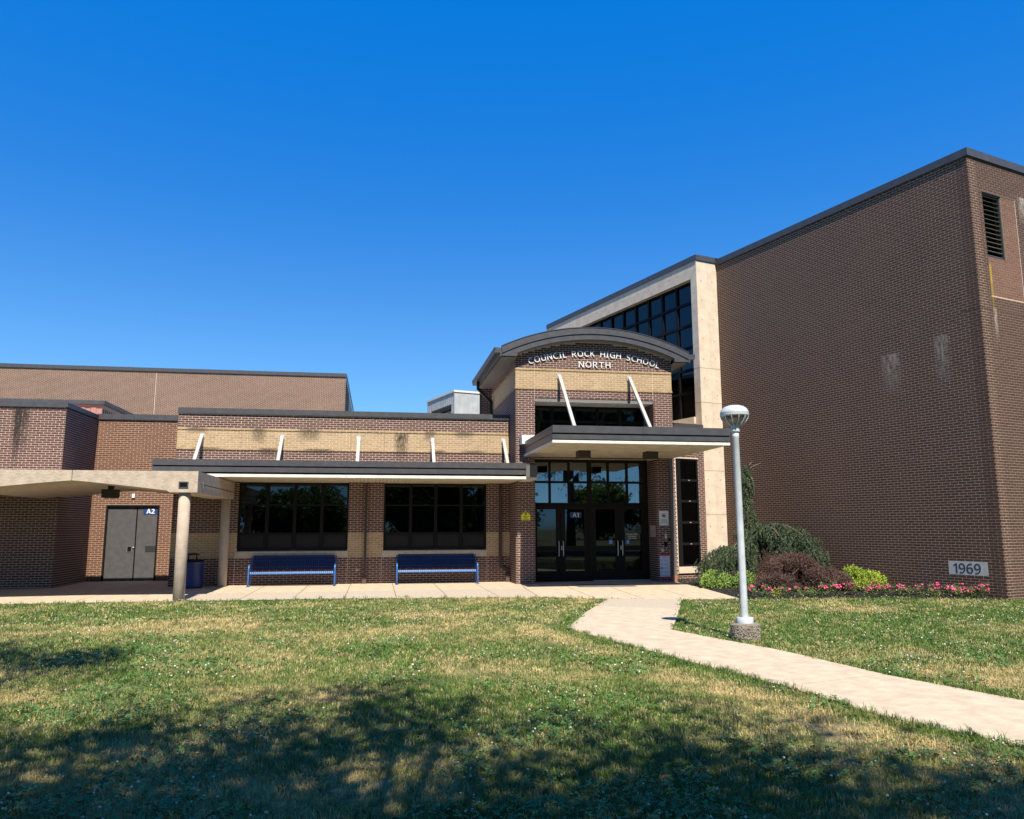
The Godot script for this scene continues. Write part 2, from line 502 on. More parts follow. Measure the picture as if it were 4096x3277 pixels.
func grounds() -> void:
	lawn_mix.seed = 21; lawn_mix.frequency = 0.28; lawn_mix.fractal_octaves = 4
	lawn_fine.seed = 22; lawn_fine.frequency = 1.6; lawn_fine.fractal_octaves = 2
	# the lawn's earth: a fine sheet in view, a coarse one out to the horizon
	var st := flat()
	var G := 400.0
	for r in [[-G, -G, G, -16.0], [-G, 30.0, G, G], [-G, -16.0, -14.0, 30.0], [22.0, -16.0, G, 30.0]]:
		quad(st, Vector3(r[0], -0.012, r[3]), Vector3(r[2], -0.012, r[3]), Vector3(r[2], -0.012, r[1]), Vector3(r[0], -0.012, r[1]))
	struct("ground", st, mat(lin(0.11, 0.13, 0.04), 0.95, M.mottle, 0.15))
	st = smooth()
	var s := 0.25
	for i in int(36 / s):
		for j in int(46 / s):
			var x := -14.0 + i * s; var z := -16.0 + j * s
			var cs: Array = []
			for e in [[x, z + s], [x + s, z + s], [x + s, z], [x, z]]:
				var c := lawn_color(e[0], e[1]) if e[1] > 2.0 else Color(0.1, 0.1, 0.05)
				cs.append([Vector3(e[0], -0.012 + 0.004 * lawn_fine.get_noise_2d(e[0] * 2, e[1] * 2), e[1]), Color(c.r * 0.75, c.g * 0.72, c.b * 0.75)])
			for k in [0, 2, 1, 0, 3, 2]:
				st.set_color(cs[k][1]); st.add_vertex(cs[k][0])
	var lm := mat(Color.WHITE, 0.95, M.grain, 1.5)
	lm.vertex_color_use_as_albedo = true
	struct("lawn", st, lm)
	# pavement in front of the buildings
	var pv := flat()
	sheet(pv, APRON, 0.0)
	var pave := struct("pavement", pv, M.joint)
	var xs := [-14.0, -12.0, -10.75, -9.5, -8.2, -6.92, -5.68, -4.43, -3.18, -1.94, -0.72, 0.52, 1.76, 3.0]
	var cells: Array = []
	for i in xs.size() - 1:
		cells.append([rect(xs[i], -3.0, xs[i + 1], 2.85), M.slab])
		cells.append([rect(xs[i], 2.85, xs[i + 1], 8.0), M.aggregate if xs[i] > -5.0 else M.slab])
	cells.append([PackedVector2Array([Vector2(3.0, -3), Vector2(4.45, -3), Vector2(4.33, 1.1), Vector2(4.12, 2.85), Vector2(3.0, 2.85)]), M.slab])
	cells.append([PackedVector2Array([Vector2(3.0, 2.85), Vector2(4.12, 2.85), Vector2(3.9, 7), Vector2(3.0, 7)]), M.aggregate])
	var ja := [[4.45, 4.33, 4.12, 3.9], [5.62, 5.55, 5.4, 5.15], [6.75, 6.7, 6.58, 6.25], [8.0, 7.95, 7.87, 7.4], [9.6, 9.6, 9.6, 9.6]]
	for i in 4:
		var p: Array = ja[i]; var q: Array = ja[i + 1]
		cells.append([PackedVector2Array([Vector2(p[0], -3), Vector2(q[0], -3), Vector2(q[1], 1.1), Vector2(q[2], 2.9), Vector2(p[2], 2.9), Vector2(p[1], 1.1)]), M.slab])
		cells.append([PackedVector2Array([Vector2(p[2], 2.9), Vector2(q[2], 2.9), Vector2(q[3], 7), Vector2(p[3], 7)]), M.slab])
	slabs("paving_slab", APRON, cells, 0.012, pave)
	# the path across the lawn
	var pt := flat()
	sheet(pt, PATH, -0.004)
	var walk := struct("path", pt, M.joint)
	var pc: Array = [[PackedVector2Array([Vector2(3, 5), Vector2(9, 5), Vector2(9, 8.9), Vector2(6.28, 8.79), Vector2(4.5, 7.9), Vector2(3, 7.6)]), M.aggregate],
		[PackedVector2Array([Vector2(2.5, 7.4), Vector2(4.5, 7.9), Vector2(6.28, 8.79), Vector2(8, 9.0), Vector2(8, 13.2), Vector2(5.2, 13.1), Vector2(3.5, 13.0), Vector2(2, 12.8)]), M.slab],
		[PackedVector2Array([Vector2(2, 12.8), Vector2(3.5, 13.0), Vector2(5.2, 13.1), Vector2(8, 13.2), Vector2(8, 16.0), Vector2(5.82, 16.15), Vector2(4.37, 16.56), Vector2(3, 17.0)]), M.slab],
		[PackedVector2Array([Vector2(3, 17.0), Vector2(4.37, 16.56), Vector2(5.82, 16.15), Vector2(8, 15.6), Vector2(10, 19.0), Vector2(6.6, 18.6), Vector2(4.0, 19.5)]), M.slab],
		[PackedVector2Array([Vector2(4.0, 19.5), Vector2(6.6, 18.6), Vector2(10, 18.9), Vector2(10, 26), Vector2(4, 26)]), M.slab]]
	slabs("path_slab", PATH, pc, 0.014, walk)
	# crack over the joint and a few twigs
	# planting bed
	var bd := flat()
	sheet(bd, BED, 0.004)
	struct("planting_bed", bd, mat(lin(0.014, 0.012, 0.011), 0.95, M.grain, 2.0))
	var bare := flat()
	sheet(bare, PackedVector2Array([Vector2(9.3, 0.5), Vector2(10.9, -0.1), Vector2(11.0, 0.9), Vector2(9.9, 1.5), Vector2(9.34, 1.35)]), 0.01)
	struct("bare_soil", bare, mat(lin(0.36, 0.25, 0.14), 0.95, M.grain, 1.2))
	var b2 := flat()
	sheet(b2, PackedVector2Array([Vector2(7.2, 6.85), Vector2(8.5, 6.9), Vector2(8.3, 7.5), Vector2(7.5, 7.8), Vector2(7.0, 7.5)]), -0.002)
	struct("bare_soil", b2, M.soil)

# ------------------------------------------------------------------ buildings
var X := Vector3.RIGHT
var Z := Vector3.BACK

func block() -> void:
	var o := bthing("brick_block", "tall dark brown brick block at right with louvred vent and 1969 stone", "building", Vector3(4, 0, -8))
	var st := flat()
	var plaque := [7.952, 8.954, 0.515, 0.848]
	var louver := [0.48, 1.26, 8.395, 10.13]
	wall_face(st, Vector3(0, -0.3, -9.37), Z, -X, 9.37, 0, 11.3, [])
	wall_face(st, Vector3(0.3, -0.3, -0.002), X, Z, 7.7, 0, 11.3, [[louver[0] - 0.3, louver[1] - 0.3, louver[2] + 0.3, louver[3] + 0.3]])
	bx(st, 0.0, 0.3, -0.3, 11.0, -0.3, -0.002)
	bx(st, 0.05, 8, 10.8, 10.95, -20, -0.05)
	bx(st, 7.7, 8.0, -0.3, 11.0, -20, -0.3)
	bx(st, 0.0, 8.0, -0.3, 11.0, -20.3, -20)
	var w := put("wall", st, M.mortar_old, o)
	lay(Vector3(0, -0.026, -9.37), Z, -X, 9.37, 0, 11.02, bands([[0, 2, 0.0]]), [plaque], 0.2127, 0.0012)
	lay(Vector3(0, -0.026, 0), X, Z, 8.0, 0, 11.02, bands([[0, 2, 0.0]]), [louver, [1.26, 1.84, 7.4, 10.13], [0.48, 1.26, 7.4, 8.4]], 0.2127, 0.002, Vector3.ZERO, 0.1063)
	# the patch of newer brick round the louvre
	lay(Vector3(0, -0.026, 0), X, Z, 1.835, 7.4 + 0.026, 10.13 + 0.026, bands([[0, 4, 0.0]]), [[-1, 0.482, 0, 20], [0.48, 1.262, 8.39 + 0.026, 20]], 0.2127, 0.002, Vector3.ZERO, 0.05)
	flush_bricks(w, o)
	put("joint", box(1.836, 1.85, 7.35, 10.14, -0.02, 0.004), M.mortar, o)  # pale strip painted for the sunlit edge of a recess, no mortar joint
	put("joint", box(0.012, 7.9, 7.02, 7.036, -0.02, 0.004), M.joint, o)
	put("joint", box(-0.003, 0.02, 7.02, 7.034, -0.5, -0.02), M.joint, o)
	put("lintel", box(0.07, 1.87, 10.135, 10.16, -0.05, 0.006), M.joint, o)
	# louvre
	var lv := put("louver", frame_shape(0.48, 1.26, 8.395, 10.13, 0.045, -0.14, -0.03), M.metal, o)
	put("louver_back", box(0.48, 1.26, 8.39, 10.13, -0.3, -0.2), M.black, lv)
	for i in 14:
		var y := 8.46 + i * 0.122
		var sl := flat()
		beam(sl, Vector3(0.525, y + 0.03, -0.09), Vector3(1.215, y + 0.03, -0.09), 0.105, 0.014, Vector3(0, 1, 0.75))
		put("slat", sl, mat(lin(0.115, 0.11, 0.09), 0.5), lv)
	# copings
	for i in 3:
		put("coping", box(-0.05, -0.01 + 0.003 * (i % 2), 10.985, 11.18, -9.37 + 3.13 * i, -9.37 + 3.13 * (i + 1) - 0.006), M.metal, o)
	for i in 3:
		put("coping", box(-0.05 + 2.7 * i, -0.05 + 2.7 * (i + 1) - 0.006, 10.985, 11.18, 0.012, 0.05 + 0.003 * (i % 2)), M.metal, o)
	put("coping_top", box(-0.048, 8.0, 11.18, 11.19, -9.3, 0.05), M.metal, o)
	# dated stone
	var ds := put("datestone", chamfer_front(-1.416, -0.418, 0.518, 0.846), mat(lin(0.42, 0.45, 0.44), 0.8, M.mottle, 1.2), o)
	ds.set_meta("label", "pale stone with the year 1969 cut into the brown brick")
	var i := 0
	for ch in ["1", "9", "6", "9"]:
		text("numeral", ch, 0.23, Vector3(-0.004, 0.562, [-1.235, -1.06, -0.865, -0.67][i]), mat(lin(0.02, 0.025, 0.05), 0.7), ds, 0.012, 1.12, -PI / 2)
		i += 1
	stain(o, Vector3(0.525, 8.25, 0), X, Z, 0.10, 1.35, lin(0.55, 0.42, 0.02), 3, 2.0)
	stain(o, Vector3(0.55, 7.1, 0), X, Z, 0.16, 0.9, lin(0.45, 0.40, 0.33), 4)
	stain(o, Vector3(0, 6.6, -1.1), Z, -X, 0.5, 1.4, lin(0.3, 0.25, 0.22), 5)
	stain(o, Vector3(0, 6.4, -2.6), Z, -X, 0.7, 1.2, lin(0.3, 0.25, 0.22), 6)
	stain(o, Vector3(2.2, 10.3, 0), X, Z, 0.5, 0.8, lin(0.4, 0.36, 0.32), 7)

func chamfer_front(w0: float, w1: float, y0: float, y1: float) -> SurfaceTool:
	var st := flat()
	bx(st, -0.004, 0.05, y0, y1, w0, w1)
	return st

func frame_shape(x0: float, x1: float, y0: float, y1: float, t: float, z0: float, z1: float) -> SurfaceTool:
	var st := flat()
	bx(st, x0, x0 + t, y0, y1, z0, z1); bx(st, x1 - t, x1, y0, y1, z0, z1)
	bx(st, x0 + t, x1 - t, y0, y0 + t, z0, z1); bx(st, x0 + t, x1 - t, y1 - t, y1, z0, z1)
	return st

func stair_tower() -> void:
	var o := bthing("stair_tower", "pale concrete tower with tall gridded side window next to the brown block", "building", Vector3(-0.45, 0, -14))
	var st := flat()
	wall_face(st, Vector3(-0.914, -0.3, -20.25), Z, -X, 10.87, 0, 11.37, [[2.85, 10.55, 5.78, 10.75]], 0.5)
	bx(st, -0.41, -0.002, -0.3, 11.07, -9.9, -9.38)
	bx(st, -0.41, 4, 10.9, 11.05, -20.2, -9.9)
	bx(st, -0.91, 4.0, -0.3, 11.0, -20.6, -20.26)
	put("wall", st, M.concrete, o)
	for y in [7.165, 5.946, 3.586, 2.1]:
		put("joint", box(-0.9145, -0.004, y, y + 0.014, -9.40, -9.3785), mat(lin(0.2, 0.17, 0.14), 0.9), o)
	for y in [7.165, 5.946]:
		put("joint", box(-0.9155, -0.9, y, y + 0.014, -9.69, -9.40), mat(lin(0.2, 0.17, 0.14), 0.9), o)
	var k := 0
	for y in [0.9, 1.7, 2.5, 3.3, 4.2, 5.0, 5.4, 6.2, 6.75, 7.5, 8.2, 8.9, 9.6, 10.3]:
		for u in [-0.74, -0.22]:
			put("tie_hole", box(u + 0.02 * sin(k * 3.0), u + 0.02 * sin(k * 3.0) + 0.026, y + 0.04 * sin(k * 1.7), y + 0.04 * sin(k * 1.7) + 0.026, -9.39, -9.375), mat(lin(0.05, 0.04, 0.03), 0.9), o)
			k += 1
	for w in [-10.4, -11.6, -12.8, -14.0, -15.2, -16.4, -17.6, -18.8]:
		put("tie_hole", box(-0.9155, -0.9, 10.72, 10.745, w, w + 0.025), mat(lin(0.05, 0.04, 0.03), 0.9), o)
	for y in [6.6, 7.7, 8.8, 9.9]:
		put("tie_hole", box(-0.9155, -0.9, y, y + 0.025, -9.56, -9.535), mat(lin(0.05, 0.04, 0.03), 0.9), o)
	put("sill", box(-0.985, -0.6, 5.24, 5.478, -17.4, -9.705), M.concrete, o)
	# the gridded window
	var g := flat()
	var ws := [-17.4]
	for i in 8: ws.append(-10.78 - 0.857 * (7 - i))
	ws.append(-9.70)
	var ys := [5.48, 6.44, 7.25, 8.06, 8.875, 9.69, 10.45]
	for w in ws: bx(g, -0.72, -0.62, 5.48, 10.45, w - 0.04, w + 0.04)
	for y in ys: bx(g, -0.715, -0.622, y - 0.045, y + 0.045, -17.36, -9.74)
	var fr := put("window", g, M.frame, o)
	for i in ws.size() - 1:
		for j in ys.size() - 1:
			var tip := 0.004 * sin(i * 2.3 + j * 4.1)
			var p := flat()
			quad(p, Vector3(-0.660 + tip, ys[j], ws[i]), Vector3(-0.660, ys[j], ws[i + 1]), Vector3(-0.660 - tip, ys[j + 1], ws[i + 1]), Vector3(-0.660, ys[j + 1], ws[i]))
			put("pane", p, M.glass, fr)
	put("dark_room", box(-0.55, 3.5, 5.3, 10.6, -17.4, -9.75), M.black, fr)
	for i in 4:
		put("coping", box(-0.95, -0.90, 11.06, 11.25 + 0.002 * (i % 2), -20.25 + 2.72 * i, -20.25 + 2.72 * (i + 1) - 0.006), M.metal, o)
	put("coping", box(-0.95, -0.055, 11.06, 11.252, -9.376, -9.34), M.metal, o)
	put("coping_top", box(-0.948, 4, 11.25, 11.258, -20.2, -9.345), M.metal, o)

func link_wing() -> void:
	var o := bthing("link_wing", "low brick link with one tall narrow window between entrance and concrete tower", "building", Vector3(-2, 0, -10))
	var st := flat()
	var p0 := Vector3(-3.3, -0.3, -9.36)
	wall_face(st, p0, X, Z, 2.383, 0, 5.3, [[1.17, 2.125, 0.69, 4.265]])
	bx(st, -3.3, -0.93, 4.8, 4.95, -13, -9.7)
	var w := put("wall", st, M.mortar, o)
	lay(Vector3(-3.3, -0.02, -9.36), X, Z, 2.383, 0, 5.04, bands([[0, 0, 0.0]]), [[1.14, 2.125, 0.2, 3.985]])
	flush_bricks(w, o)
	put("coping", box(-3.3, -0.925, 4.97, 5.155, -9.4, -9.32), M.metal, o)
	var g := frame_shape(-2.13, -1.175, 0.40, 3.965, 0.055, -9.46, -9.39)
	bx(g, -2.075, -1.915, 0.455, 3.91, -9.46, -9.385)
	for y in [3.24, 2.545, 1.84, 1.135]: bx(g, -1.915, -1.23, y - 0.04, y + 0.04, -9.455, -9.388)
	for y in [3.24, 2.545, 1.84, 1.135]: bx(g, -2.075, -2.06, y - 0.03, y + 0.03, -9.455, -9.392)
	var fr := put("window", g, M.frame, o)
	var ys := [0.45, 1.135, 1.84, 2.545, 3.24, 3.92]
	for j in 5:
		put("pane", box(-1.92, -1.225, ys[j], ys[j + 1], -9.45, -9.44), M.glass, fr)
	for y in [3.24, 2.545, 1.84, 1.135]: put("latch", box(-1.60, -1.54, y - 0.01, y + 0.012, -9.388, -9.37), M.steel, fr)
	put("sill", box(-2.16, -1.185, 0.19, 0.398, -9.5, -9.31), M.concrete, o)

func window_unit(o: Node3D, x0: float, x1: float, mull: Array, label: String) -> void:
	var g := frame_shape(x0, x1, 1.035, 3.06, 0.055, -0.14, -0.03)
	for x in mull: bx(g, x - 0.05, x + 0.05, 1.09, 3.005, -0.13, -0.035)
	var xs: Array = [x0 + 0.03]; xs.append_array(mull); xs.append(x1 - 0.03)
	for i in xs.size() - 1:
		bx(g, xs[i] + 0.02, xs[i + 1] - 0.02, 2.355, 2.402, -0.128, -0.04)
		bx(g, xs[i] + 0.02, xs[i + 1] - 0.02, 1.48, 1.55, -0.128, -0.038)
	var fr := put("window", g, M.frame, o)
	fr.set_meta("label", label)
	for i in xs.size() - 1:
		var t := 0.002 * sin(i * 5.0 + x0)
		for r in [[1.54, 2.36], [2.39, 3.02]]:
			var p := flat()
			var a := Vector3(xs[i], r[0], -0.09 + t); var b := Vector3(xs[i + 1], r[0], -0.09 - t)
			quad(p, a, b, Vector3(xs[i + 1], r[1], -0.09), Vector3(xs[i], r[1], -0.09))
			put("pane", p, M.glass, fr)
		var pn := flat()
		bx(pn, xs[i] + 0.03, xs[i + 1] - 0.03, 1.08, 1.485, -0.10, -0.075)
		bx(pn, xs[i] + 0.075, xs[i + 1] - 0.075, 1.125, 1.445, -0.08, -0.066)
		put("panel", pn, M.panel, fr)
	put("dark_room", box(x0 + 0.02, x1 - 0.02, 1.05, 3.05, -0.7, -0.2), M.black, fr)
	var mid := (x0 + x1) / 2
	for s in [[x0 - 0.03, mid - 0.004], [mid + 0.004, x1 + 0.015]]:
		var si := flat()
		hexa(si, [Vector3(s[0], 0.795, 0.025), Vector3(s[1], 0.795, 0.025), Vector3(s[1], 0.795, -0.2), Vector3(s[0], 0.795, -0.2), Vector3(s[0], 0.985, 0.025), Vector3(s[1], 0.985, 0.025), Vector3(s[1], 1.033, -0.2), Vector3(s[0], 1.033, -0.2)])
		put("sill", si, M.stone, o)

func classroom_wing() -> void:
	var o := athing("classroom_wing", "low brick wing with two dark windows, tan brick band and blue benches", "building", Vector3(-0.9, 0, -2))
	var st := flat()
	var x0 := -5.955
	var holes := [[-4.09 - x0, -0.85 - x0, 1.035, 3.06], [0.22 - x0, 3.42 - x0, 1.035, 3.06]]
	wall_face(st, Vector3(x0, -0.3, 0), X, Z, 10.12, 0, 5.45, [[holes[0][0], holes[0][1], 1.3, 3.36], [holes[1][0], holes[1][1], 1.3, 3.36]])
	bx(st, x0, x0 + 0.3, -0.3, 5.15, -2.9, -0.3)
	bx(st, x0, 4.1, 5.0, 5.1, -8, -0.3)
	var w := put("wall", st, M.mortar, o)
	var cut := [[holes[0][0] - 0.03, holes[0][1] + 0.015, 0.795, 1.05], [holes[1][0] - 0.03, holes[1][1] + 0.015, 0.795, 1.05]]
	cut.append_array(holes)
	for x in [-4.117, 0.187, -0.84, 3.435]: cut.append([x - x0 - 0.006, x - x0 + 0.006, 3.6, 9])
	for x in [-4.125, 0.178, -0.84, 3.44]: cut.append([x - x0 - 0.006, x - x0 + 0.006, -1, 0.79])
	lay(Vector3(x0, 0.003, 0), X, Z, 10.12, 0, 5.11, bands([[0, 0, 0.0], [12, 1, 0.016], [13, 1, 0.0], [23, 0, 0.0], [60, 1, 0.022], [61, 1, 0.0], [69, 1, 0.022], [70, 0, 0.0]]), cut)
	flush_bricks(w, o)
	for x in [-4.117, 0.187, -0.84, 3.435]: put("joint", box(x - 0.006, x + 0.006, 3.6, 5.11, -0.02, 0.001), mat(lin(0.22, 0.13, 0.1), 0.9), o)
	window_unit(o, -4.09, -0.85, [-3.26, -2.45, -1.645], "dark four-bay window behind the left blue bench")
	window_unit(o, 0.22, 3.42, [1.045, 1.825, 2.625], "dark four-bay window behind the right blue bench")
	copings(o, x0 - 0.01, 4.165, 5.14, 5.285, -0.1, 0.05)
	put("coping_top", box(x0, 4.1, 5.285, 5.29, -0.35, 0.045), M.metal, o)
	stain(o, Vector3(0.72, 4.66, 0.02), X, Z, 0.5, 0.95, lin(0.02, 0.017, 0.013), 13, 2.0)
	for e in [[-3.6, 0.5, 0.5], [-2.1, 0.8, 0.4], [1.6, 0.4, 0.35], [-5.4, 0.7, 0.2], [2.7, 0.7, 0.22]]:
		stain(o, Vector3(e[0], 4.715, 0.023), X, Z, e[1], e[2], lin(0.10, 0.08, 0.055), int(e[0] * 10) + 80, 3.0)
		stain(o, Vector3(e[0] + 0.3, 4.11, 0.023), X, Z, e[1] * 1.3, e[2] * 0.5, lin(0.07, 0.05, 0.035), int(e[0] * 7) + 80, 3.0)
	# leader pipes
	var brown := mat(lin(0.045, 0.027, 0.022), 0.5)
	var d := flat()
	bx(d, -0.36, -0.285, 0.23, 3.07, 0.01, 0.085)
	var dp := put("downspout", d, brown, o)
	put("boot", box(-0.39, -0.265, 0.0, 0.23, 0.003, 0.12), mat(lin(0.07, 0.045, 0.035), 0.7), dp)
	d = flat()
	bx(d, 3.81, 3.9, 0.5, 3.07, 0.01, 0.085)
	beam(d, Vector3(3.855, 0.5, 0.047), Vector3(4.06, 0.38, 0.047), 0.07, 0.085)
	bx(d, 4.03, 4.12, 0.24, 0.42, 0.01, 0.085)
	dp = put("downspout", d, brown, o)
	put("boot", box(4.015, 4.14, 0.0, 0.24, 0.003, 0.13), mat(lin(0.07, 0.045, 0.035), 0.7), dp)
	var tap := flat()
	beam(tap, Vector3(-0.55, 0.42, 0.0), Vector3(-0.55, 0.42, 0.07), 0.03, 0.03)
	bx(tap, -0.585, -0.515, 0.385, 0.455, 0.002, 0.02)
	put("wall_tap", tap, M.steel, o)

func arc_pts(cx: float, cy: float, r: float, x0: float, x1: float, n: int) -> Array:
	var a: Array = []
	for i in n + 1:
		var x := lerpf(x0, x1, float(i) / n)
		a.append(Vector2(x, cy + sqrt(r * r - (x - cx) * (x - cx))))
	return a

func arc_band(r0: float, r1: float, x0: float, x1: float, z0: float, z1: float) -> SurfaceTool:
	# the strip between two arcs about the roof's centre
	var st := flat()
	var lo := arc_pts(6.73, 0.925, r0, x0, x1, 36); var hi := arc_pts(6.73, 0.925, r1, x0, x1, 36)
	for i in 36:
		var a := Vector3(lo[i].x, lo[i].y, 0); var b := Vector3(lo[i + 1].x, lo[i + 1].y, 0)
		var c := Vector3(hi[i + 1].x, hi[i + 1].y, 0); var d := Vector3(hi[i].x, hi[i].y, 0)
		var f := Vector3(0, 0, z1); var k := Vector3(0, 0, z0)
		quad(st, a + f, b + f, c + f, d + f)
		quad(st, b + k, a + k, d + k, c + k)
		quad(st, d + f, c + f, c + k, d + k)
		quad(st, a + k, b + k, b + f, a + f)
		if i == 0: quad(st, a + k, a + f, d + f, d + k)
		if i == 35: quad(st, b + f, b + k, c + k, c + f)
	return st

func pavilion() -> void:
	var o := athing("entrance_pavilion", "brick entrance pavilion with curved dark roof and white school name letters", "building", Vector3(6.725, 0, -1.2))
	var x0 := 4.17
	var st := flat()
	var holes := [[0.60, 4.48, -1.0, 3.83], [0.605, 4.47, 4.25, 5.69]]
	var up: Array = []
	for h in holes: up.append([h[0], h[1], h[2] + 0.3, h[3] + 0.3])
	wall_face(st, Vector3(x0, -0.3, 1.1), X, Z, 5.11, 0, 7.2, up, 0.25)
	wall_face(st, Vector3(x0, -0.3, -3.95), Z, -X, 4.8, 0, 7.2, [], 0.25)
	wall_face(st, Vector3(9.28, -0.3, 0.85), -Z, X, 4.8, 0, 7.2, [], 0.25)
	# piers beside the doors
	bx(st, 4.42, 4.768, -0.3, 3.83, 0.25, 0.85)
	bx(st, 8.652, 9.03, -0.3, 3.83, 0.25, 0.85)
	bx(st, 8.642, 9.03, 4.2, 5.69, 0.1, 0.85)
	bx(st, 4.42, 4.773, 4.2, 5.69, 0.1, 0.85)
	var cap := PackedVector2Array([Vector2(x0, 6.9), Vector2(9.28, 6.9)])
	var arc := arc_pts(6.73, 0.925, 6.78, x0, 9.28, 30)
	arc.reverse()
	for p in arc: cap.append(p)
	prism(st, cap, 0.86, 1.1)
	prism(st, cap, -3.95, -3.7)
	bx(st, 4.42, 9.03, -0.3, 6.9, -3.95, -3.7)
	var w := put("wall", st, M.mortar, o)
	var rows := bands([[0, 0, 0.0], [89, 1, 0.02], [90, 1, 0.0], [98, 1, 0.02], [99, 0, 0.0]])
	var cut := holes.duplicate()
	for x in [4.776, 8.645]: cut.append([x - x0 - 0.005, x - x0 + 0.005, 5.7, 9.0])
	lay(Vector3(x0, -0.02, 1.1), X, Z, 5.11, 0, 7.54, rows, cut, 0.2032, 0.002, Vector3(2.56, 0.945, 6.60))
	lay(Vector3(x0, -0.02, -3.95), Z, -X, 5.05, 0, 6.92, rows, [[-1, 3.9, -1, 4.9]])
	lay(Vector3(8.65, -0.02, 0.25), Z, -X, 0.85, 0, 3.83, bands([[0, 0, 0.0]]), [])
	lay(Vector3(8.64, -0.02, 0.12), Z, -X, 0.98, 4.21, 5.71, bands([[0, 0, 0.0]]), [])
	lay(Vector3(4.77, -0.02, 1.1), -Z, X, 0.8, 0, 3.83, bands([[0, 0, 0.0]]), [])
	lay(Vector3(9.28, -0.02, 1.1), -Z, X, 2.0, 0, 6.92, rows, [])
	flush_bricks(w, o)
	# curved roof
	put("roof", arc_band(6.93, 6.985, 3.70, 9.76, -4.3, 1.42), M.metal, o)
	put("fascia", arc_band(6.795, 6.99, 3.69, 9.77, 1.36, 1.46), M.metal, o)
	put("fascia", arc_band(6.62, 6.80, 4.1, 9.36, 1.34, 1.43), M.metal, o)
	put("roof_edge", arc_band(6.99, 7.012, 3.68, 9.78, 1.34, 1.475), mat(lin(0.035, 0.037, 0.045), 0.4), o)
	put("soffit", arc_band(6.625, 6.70, 4.16, 9.30, 1.1, 1.34), M.soffit_gray, o)
	for s in [-1, 1]:
		var a: float = 6.73 + s * 3.06; var b: float = 6.73 + s * 2.555
		var f := flat()
		var e: float = minf(a, b); var g: float = maxf(a, b)
		var ring := PackedVector2Array([Vector2(e, 6.925), Vector2(g, 6.925)])
		var tops := arc_pts(6.73, 0.925, 6.80, e, g, 4)
		tops.reverse()
		for p in tops: ring.append(p)
		prism(f, ring, 1.30, 1.431)
		put("fascia", f, M.metal, o)
		put("fascia", box(a - 0.03, a + 0.03, 6.905, 7.17, -4.3, 1.40), M.metal, o)
		for i in 36:
			put("soffit_panel", box(e + 0.03, g, 6.905 , 6.92, -4.28 + i * 0.155, -4.28 + i * 0.155 + 0.148), M.soffit_gray, o)
		var gu := flat()
		var c: float = a + s * 0.03; var d: float = a + s * 0.17
		bx(gu, minf(c, d), maxf(c, d), 7.02, 7.035, -4.4, 1.40)
		hexa(gu, [Vector3(d - 0.01, 7.02, 1.40), Vector3(d + 0.01, 7.02, 1.40), Vector3(d + 0.01, 7.02, -4.4), Vector3(d - 0.01, 7.02, -4.4), Vector3(d + s * 0.03 - 0.01, 7.19, 1.40), Vector3(d + s * 0.03 + 0.01, 7.19, 1.40), Vector3(d + s * 0.03 + 0.01, 7.19, -4.4), Vector3(d + s * 0.03 - 0.01, 7.19, -4.4)])
		bx(gu, minf(c, d + s * 0.03), maxf(c, d + s * 0.03), 7.03, 7.185, 1.385, 1.40)
		put("gutter", gu, M.metal, o)
	var ds := flat()
	bx(ds, 3.54, 3.64, 6.72, 7.04, -3.62, -3.52)
	beam(ds, Vector3(3.59, 6.76, -3.57), Vector3(4.085, 6.27, -3.57), 0.10, 0.10, Z)
	bx(ds, 4.03, 4.135, 5.1, 6.32, -3.62, -3.52)
	put("downspout", ds, mat(lin(0.012, 0.012, 0.013), 0.35), o)
	# upper window
	put("soffit", box(4.778, 8.638, 5.60, 5.688, 0.13, 1.085), mat(lin(0.16, 0.155, 0.15), 0.5), o)
	for i in 30: put("soffit_panel", box(4.78 + i * 0.1285, 4.78 + i * 0.1285 + 0.121, 5.588, 5.599, 0.2, 1.08), M.white, o)
	var g := frame_shape(4.775, 8.64, 4.25, 5.60, 0.06, 0.07, 0.16)
	var ms := [5.54, 6.30, 7.06, 7.83]
	for x in ms: bx(g, x - 0.05, x + 0.05, 4.31, 5.54, 0.075, 0.155)
	for y in [5.09]: bx(g, 4.83, 8.58, y - 0.035, y + 0.035, 0.08, 0.15)
	var fr := put("upper_window", g, M.frame, o)
	var xs := [4.8, 5.54, 6.30, 7.06, 7.83, 8.61]
	for i in 5:
		for r in [[4.28, 5.09], [5.09, 5.57]]:
			var p := flat()
			var t := 0.003 * sin(i * 3.0 + r[0])
			quad(p, Vector3(xs[i], r[0], 0.11 + t), Vector3(xs[i + 1], r[0], 0.11 - t), Vector3(xs[i + 1], r[1], 0.11), Vector3(xs[i], r[1], 0.11))
			put("pane", p, M.glass, fr)
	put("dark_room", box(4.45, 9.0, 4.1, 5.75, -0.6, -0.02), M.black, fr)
	# transom lights over the doors
	g = frame_shape(4.77, 8.65, 2.40, 3.83, 0.06, 0.25, 0.34)
	var mx := [5.405, 6.03, 6.705, 7.33, 7.96]
	for i in 5: bx(g, mx[i] - (0.07 if i == 2 else 0.036), mx[i] + (0.07 if i == 2 else 0.036), 2.46, 3.77, 0.255, 0.335)
	bx(g, 4.82, 8.6, 3.08, 3.15, 0.26, 0.33)
	fr = put("transom", g, M.bronze, o)
	xs = [4.8, 5.405, 6.03, 6.705, 7.33, 7.96, 8.62]
	for i in 6:
		for r in [[2.43, 3.115], [3.115, 3.80]]:
			var p := flat()
			var t := 0.002 * sin(i * 4.0 + r[0] * 3)
			quad(p, Vector3(xs[i], r[0], 0.295 + t), Vector3(xs[i + 1], r[0], 0.295 - t), Vector3(xs[i + 1], r[1], 0.295), Vector3(xs[i], r[1], 0.295))
			put("pane", p, M.glass_clear, fr)
